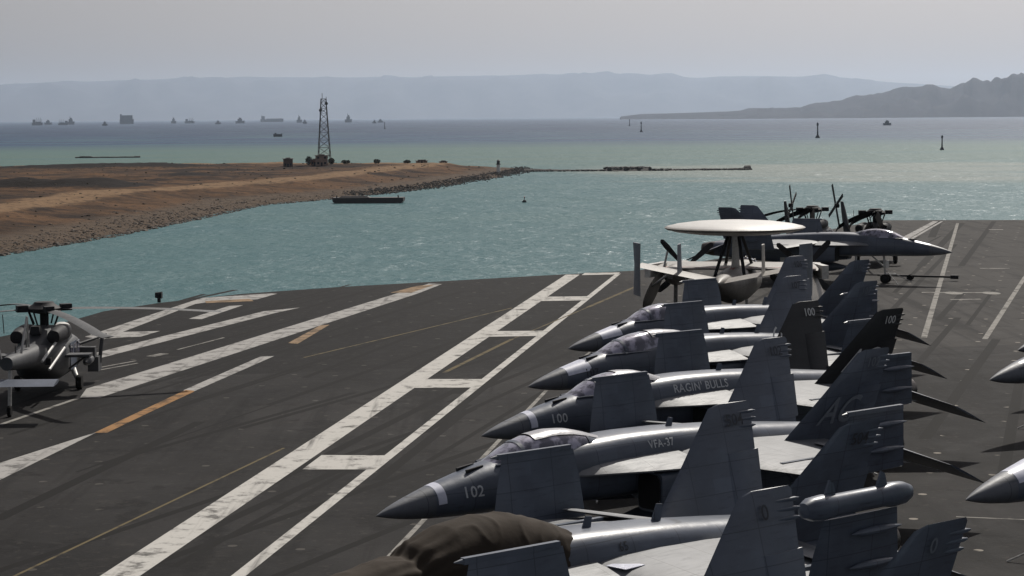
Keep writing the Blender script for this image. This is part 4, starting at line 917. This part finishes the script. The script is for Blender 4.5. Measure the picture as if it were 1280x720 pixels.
bush('dark bush between the round bush and the pale shed', 509, 1118, 4.2, 1.7)
wp = at(623, 213.5, WATER + 2); bc = tag(empty('harbour_beacon', (wp.x, wp.y, max(WATER + .5, ground_z(wp.x, wp.y)))), 'small pale beacon tower with dark lantern on the spit tip', 'beacon')
MB().revolve([(1.1, 0), (.85, 4.6)], None, 14).ob('tower', MT['whitebag'], bc); MB().revolve([(1.15, 4.6), (1.25, 5.0), (.8, 5.1), (.8, 6.3), (1.0, 6.5), (.1, 7.2)], None, 14).ob('lantern', MT['dark'], bc)
# moored barge
b0, b1 = at(417, 254, WATER), at(505, 253.6, WATER); dv = b1 - b0
bg_ = tag(empty('barge', b0, atan2(dv.y, dv.x)), 'long black barge moored against the shore of the spit', 'barge'); L_ = dv.length
black = mat('black_hull', (.016, .014, .015), (.03, .02, .018), .8, .7)
MB().loft([[(x, -2.6, z0), (x, 3.4, z0), (x, 3.4, 2.0), (x, -2.8, 2.0)] for x, z0 in ((0, .7), (1.2, -.4), (L_ - 1.5, -.4), (L_, .8))]).ob('hull', black, bg_, False)
mb = MB(); mb.box((L_ * .3, .6, 2.2), (L_ * .45, 3, .5), top=.8); mb.ob('cargo_heap', black, bg_, False)
for x in (.06, .93): MB().revolve([(.22, 1.9), (.22, 2.6), (.32, 2.6), (.32, 2.8)], Matrix.Translation((L_ * x, -2.2, 0)), 10).ob('bollard', black, bg_)

# ------------------------------------------------------------------ craft on the water
ship_m = mat('ship_dark', (.035, .04, .05), (.025, .028, .034), .05, .7); ship_w = mat('ship_upper', (.16, .165, .17), (.11, .115, .12), .05, .7)
def ship(name, label, cat, px, dist, wpx, hpx, kind, rz=0.0, group='ships at anchor on the horizon'):
    dist *= .68 if dist > 9000 else 1; p = span(px, 150, dist); k = dist / F; Ls, Hs = wpx * k, hpx * k
    o = tag(empty(name, (p.x, p.y, WATER), rz), label, cat, group)
    bw_ = max(Ls * .16, Hs * .3); hd = Hs * {'box': .45, 'tanker': .42, 'cargo': .3, 'tug': .38, 'end': .34, 'open': .75}[kind]
    MB().loft([[(x * Ls, -bw_ / 2 * w_, -hd * .2), (x * Ls, bw_ / 2 * w_, -hd * .2), (x * Ls * 1.02, bw_ / 2 * w_ * 1.15, hd * (1 + s_)), (x * Ls * 1.02, -bw_ / 2 * w_ * 1.15, hd * (1 + s_))] for x, w_, s_ in ((-.5, .6, .1), (-.42, 1, .02), (.3, 1, 0), (.42, .7, .12), (.5, .06, .25))]).ob('hull', ship_m, o, False)
    up = ship_m
    if kind == 'box':
        MB().box((-.03 * Ls, 0, hd + Hs * .25), (Ls * .9, bw_, Hs * .5)).ob('cargo_stack', up, o, False); MB().box((-.42 * Ls, 0, Hs * .95), (Ls * .12, bw_ * .8, Hs * .25)).ob('bridge', ship_m, o, False)
    elif kind == 'tanker':
        MB().box((-.38 * Ls, 0, hd + Hs * .24), (Ls * .12, bw_ * .9, Hs * .5)).ob('superstructure', up, o, False); MB().box((-.45 * Ls, 0, hd + Hs * .28), (Ls * .04, bw_ * .3, Hs * .6)).ob('funnel', ship_m, o, False)
        MB().box((.1 * Ls, 0, hd * 1.1), (Ls * .7, bw_ * .3, hd * .35)).ob('deck_piping', up, o, False)
    elif kind == 'cargo':
        MB().box((-.3 * Ls, 0, hd + Hs * .2), (Ls * .24, bw_ * .9, Hs * .45)).ob('superstructure', up, o, False)
        mb = MB()
        for x in (-.05, .15, .33): mb.tube([(x * Ls, 0, hd), (x * Ls, 0, Hs * .95)], max(.3, Hs * .025), 6); mb.tube([(x * Ls, 0, hd * 1.2), ((x + .12) * Ls, 0, Hs * .75)], max(.25, Hs * .02), 6)
        mb.ob('derricks', ship_m, o, False); MB().box((.12 * Ls, 0, hd * 1.25), (Ls * .5, bw_ * .7, hd * .5)).ob('hatches', up, o, False)
    elif kind == 'tug' or kind == 'end':
        MB().box((-.02 * Ls, 0, hd + Hs * .16), (Ls * .5, bw_ * .8, Hs * .34)).ob('superstructure', up, o, False); MB().box((.03 * Ls, 0, hd + Hs * .4), (Ls * .26, bw_ * .6, Hs * .2), top=.85).ob('bridge', up, o, False)
        MB().tube([(-.1 * Ls, 0, hd), (-.1 * Ls, 0, Hs)], Hs * .035, 6).ob('mast', ship_m, o, False)
    elif kind == 'open':
        MB().box((-.25 * Ls, 0, hd * 1.1), (Ls * .2, bw_ * .6, Hs * .35)).ob('wheelhouse', ship_m, o, False)
    return o
ship('cargo_ship', 'leftmost ship on the horizon, dark with a stepped upper part', 'ship', 46.5, 17000, 13, 10, 'cargo')
ship('cargo_ship', 'low dark ship close behind the leftmost ship', 'ship', 60, 19000, 9, 6.5, 'tug')
ship('cargo_ship', 'dark ship of the second pair from the left, lower one', 'ship', 79, 17000, 13, 7.5, 'cargo', pi)
ship('cargo_ship', 'tall dark ship of the second pair from the left, right one', 'ship', 88.5, 19000, 9, 10, 'end')
ship('tug_boat', 'tiny dark tug left of the big boxy ship', 'boat', 131, 14500, 6.5, 6, 'tug')
ship('container_ship', 'tall boxy ship stacked with cargo, the bulkiest on the horizon', 'ship', 158.5, 19000, 17, 11.5, 'box')
ship('cargo_ship', 'narrow ship seen end on, right of the boxy ship', 'ship', 217, 20000, 6, 8.5, 'end')
ship('cargo_ship', 'small ship with a low bow, beside the narrow end-on ship', 'ship', 237, 20000, 12, 7.5, 'cargo')
ship('tug_boat', 'tiny low tug midway between the left ships and lattice mast', 'boat', 272.5, 16500, 7, 5, 'tug')
ship('cargo_ship', 'small ship with a pointed mast left of the long tanker', 'ship', 300, 18500, 11, 8, 'tug')
ship('tanker', 'long low pale tanker left of the lattice mast', 'ship', 340, 24000, 28, 8, 'tanker')
ship('cargo_ship', 'ship seen end on between the tanker and the lattice mast', 'ship', 374, 20000, 6.5, 9.5, 'end')
ship('tug_boat', 'tiny tug nearest to the lattice mast on its left', 'boat', 381, 16000, 5.5, 5.5, 'tug')
ship('cargo_ship', 'ship seen end on right of the lattice mast', 'ship', 435.5, 19000, 8.5, 11, 'end')
ship('tug_boat', 'left one of two tiny tugs right of the lattice mast', 'boat', 468, 15500, 5, 4.5, 'tug')
ship('tug_boat', 'right one of two tiny tugs right of the lattice mast', 'boat', 475.5, 17500, 7, 5, 'tug')
ship('work_boat', 'small dark open boat below the tanker, left of the mast', 'boat', 347, 3350, 11, 4.6, 'open', group=None)
ship('motor_launch', 'dark motor launch out on the bright water at right', 'boat', 1109, 5300, 10, 7, 'tug', group=None)
def beacon_pole(label, px, py, top, group='channel marker poles'):
    p = at(px, py, WATER); h_ = (py - top) * p.y / F; o = tag(empty('channel_marker', p), label, 'channel marker', group); r = h_ * .045
    MB().revolve([(r * 3.2, -.3), (r * 3.4, h_ * .04), (r * 2.4, h_ * .12), (r * 1.3, h_ * .2)], None, 12).ob('float', MT['dark'], o)
    MB().revolve([(r * 1.2, h_ * .2), (r * .8, h_ * .8)], None, 8).ob('pole', MT['dark'], o); MB().revolve([(r * 1.5, h_ * .78), (r * 1.5, h_ * .92), (r * .3, h_)], None, 8).ob('topmark', MT['dark'], o)
beacon_pole('nearest channel marker, on the glittering water at far right', 1177.5, 187.5, 169)
beacon_pole('channel marker pole left of the motor launch', 1022, 172.5, 153)
beacon_pole('thin channel marker below the left end of the coastal strip', 801.5, 165, 152)
beacon_pole('faint farthest channel marker at the tip of the coastal strip', 787, 157.5, 149)
beacon_pole('tiny channel marker right of the lattice mast', 481, 161, 152.5)
c = at(655.5, 253, WATER); o = tag(empty('mooring_buoy', c), 'lone small dark buoy on the turquoise water inside the breakwater', 'buoy'); MB().revolve([(.05, -.4), (.7, -.2), (.8, .3), (.5, .8), (.12, .9), (.12, 1.7), (.05, 1.75)], None, 14).ob('float', MT['dark'], o); MB().revolve([(.22, 1.7), (.22, 2.0), (.02, 2.1)], None, 10).ob('lamp', MT['red'], o)
pl = MB(); A, B = at(94, 197.6, WATER), at(175, 197.0, WATER); rings = [A.lerp(B, i / 40) for i in range(41)]
pl.tube([p + Vector((0, 1.2 * sin(i * .5), .25 + .15 * noise.noise((i * .7, 0, 0)) + (.45 if 2 < i < 11 else 0) + (.3 if i > 36 else 0))) for i, p in enumerate(rings)], .75, 8)
tag(pl.ob('floating_pipeline', black), 'long thin dark floating pipeline on the green water behind the spit', 'pipeline')
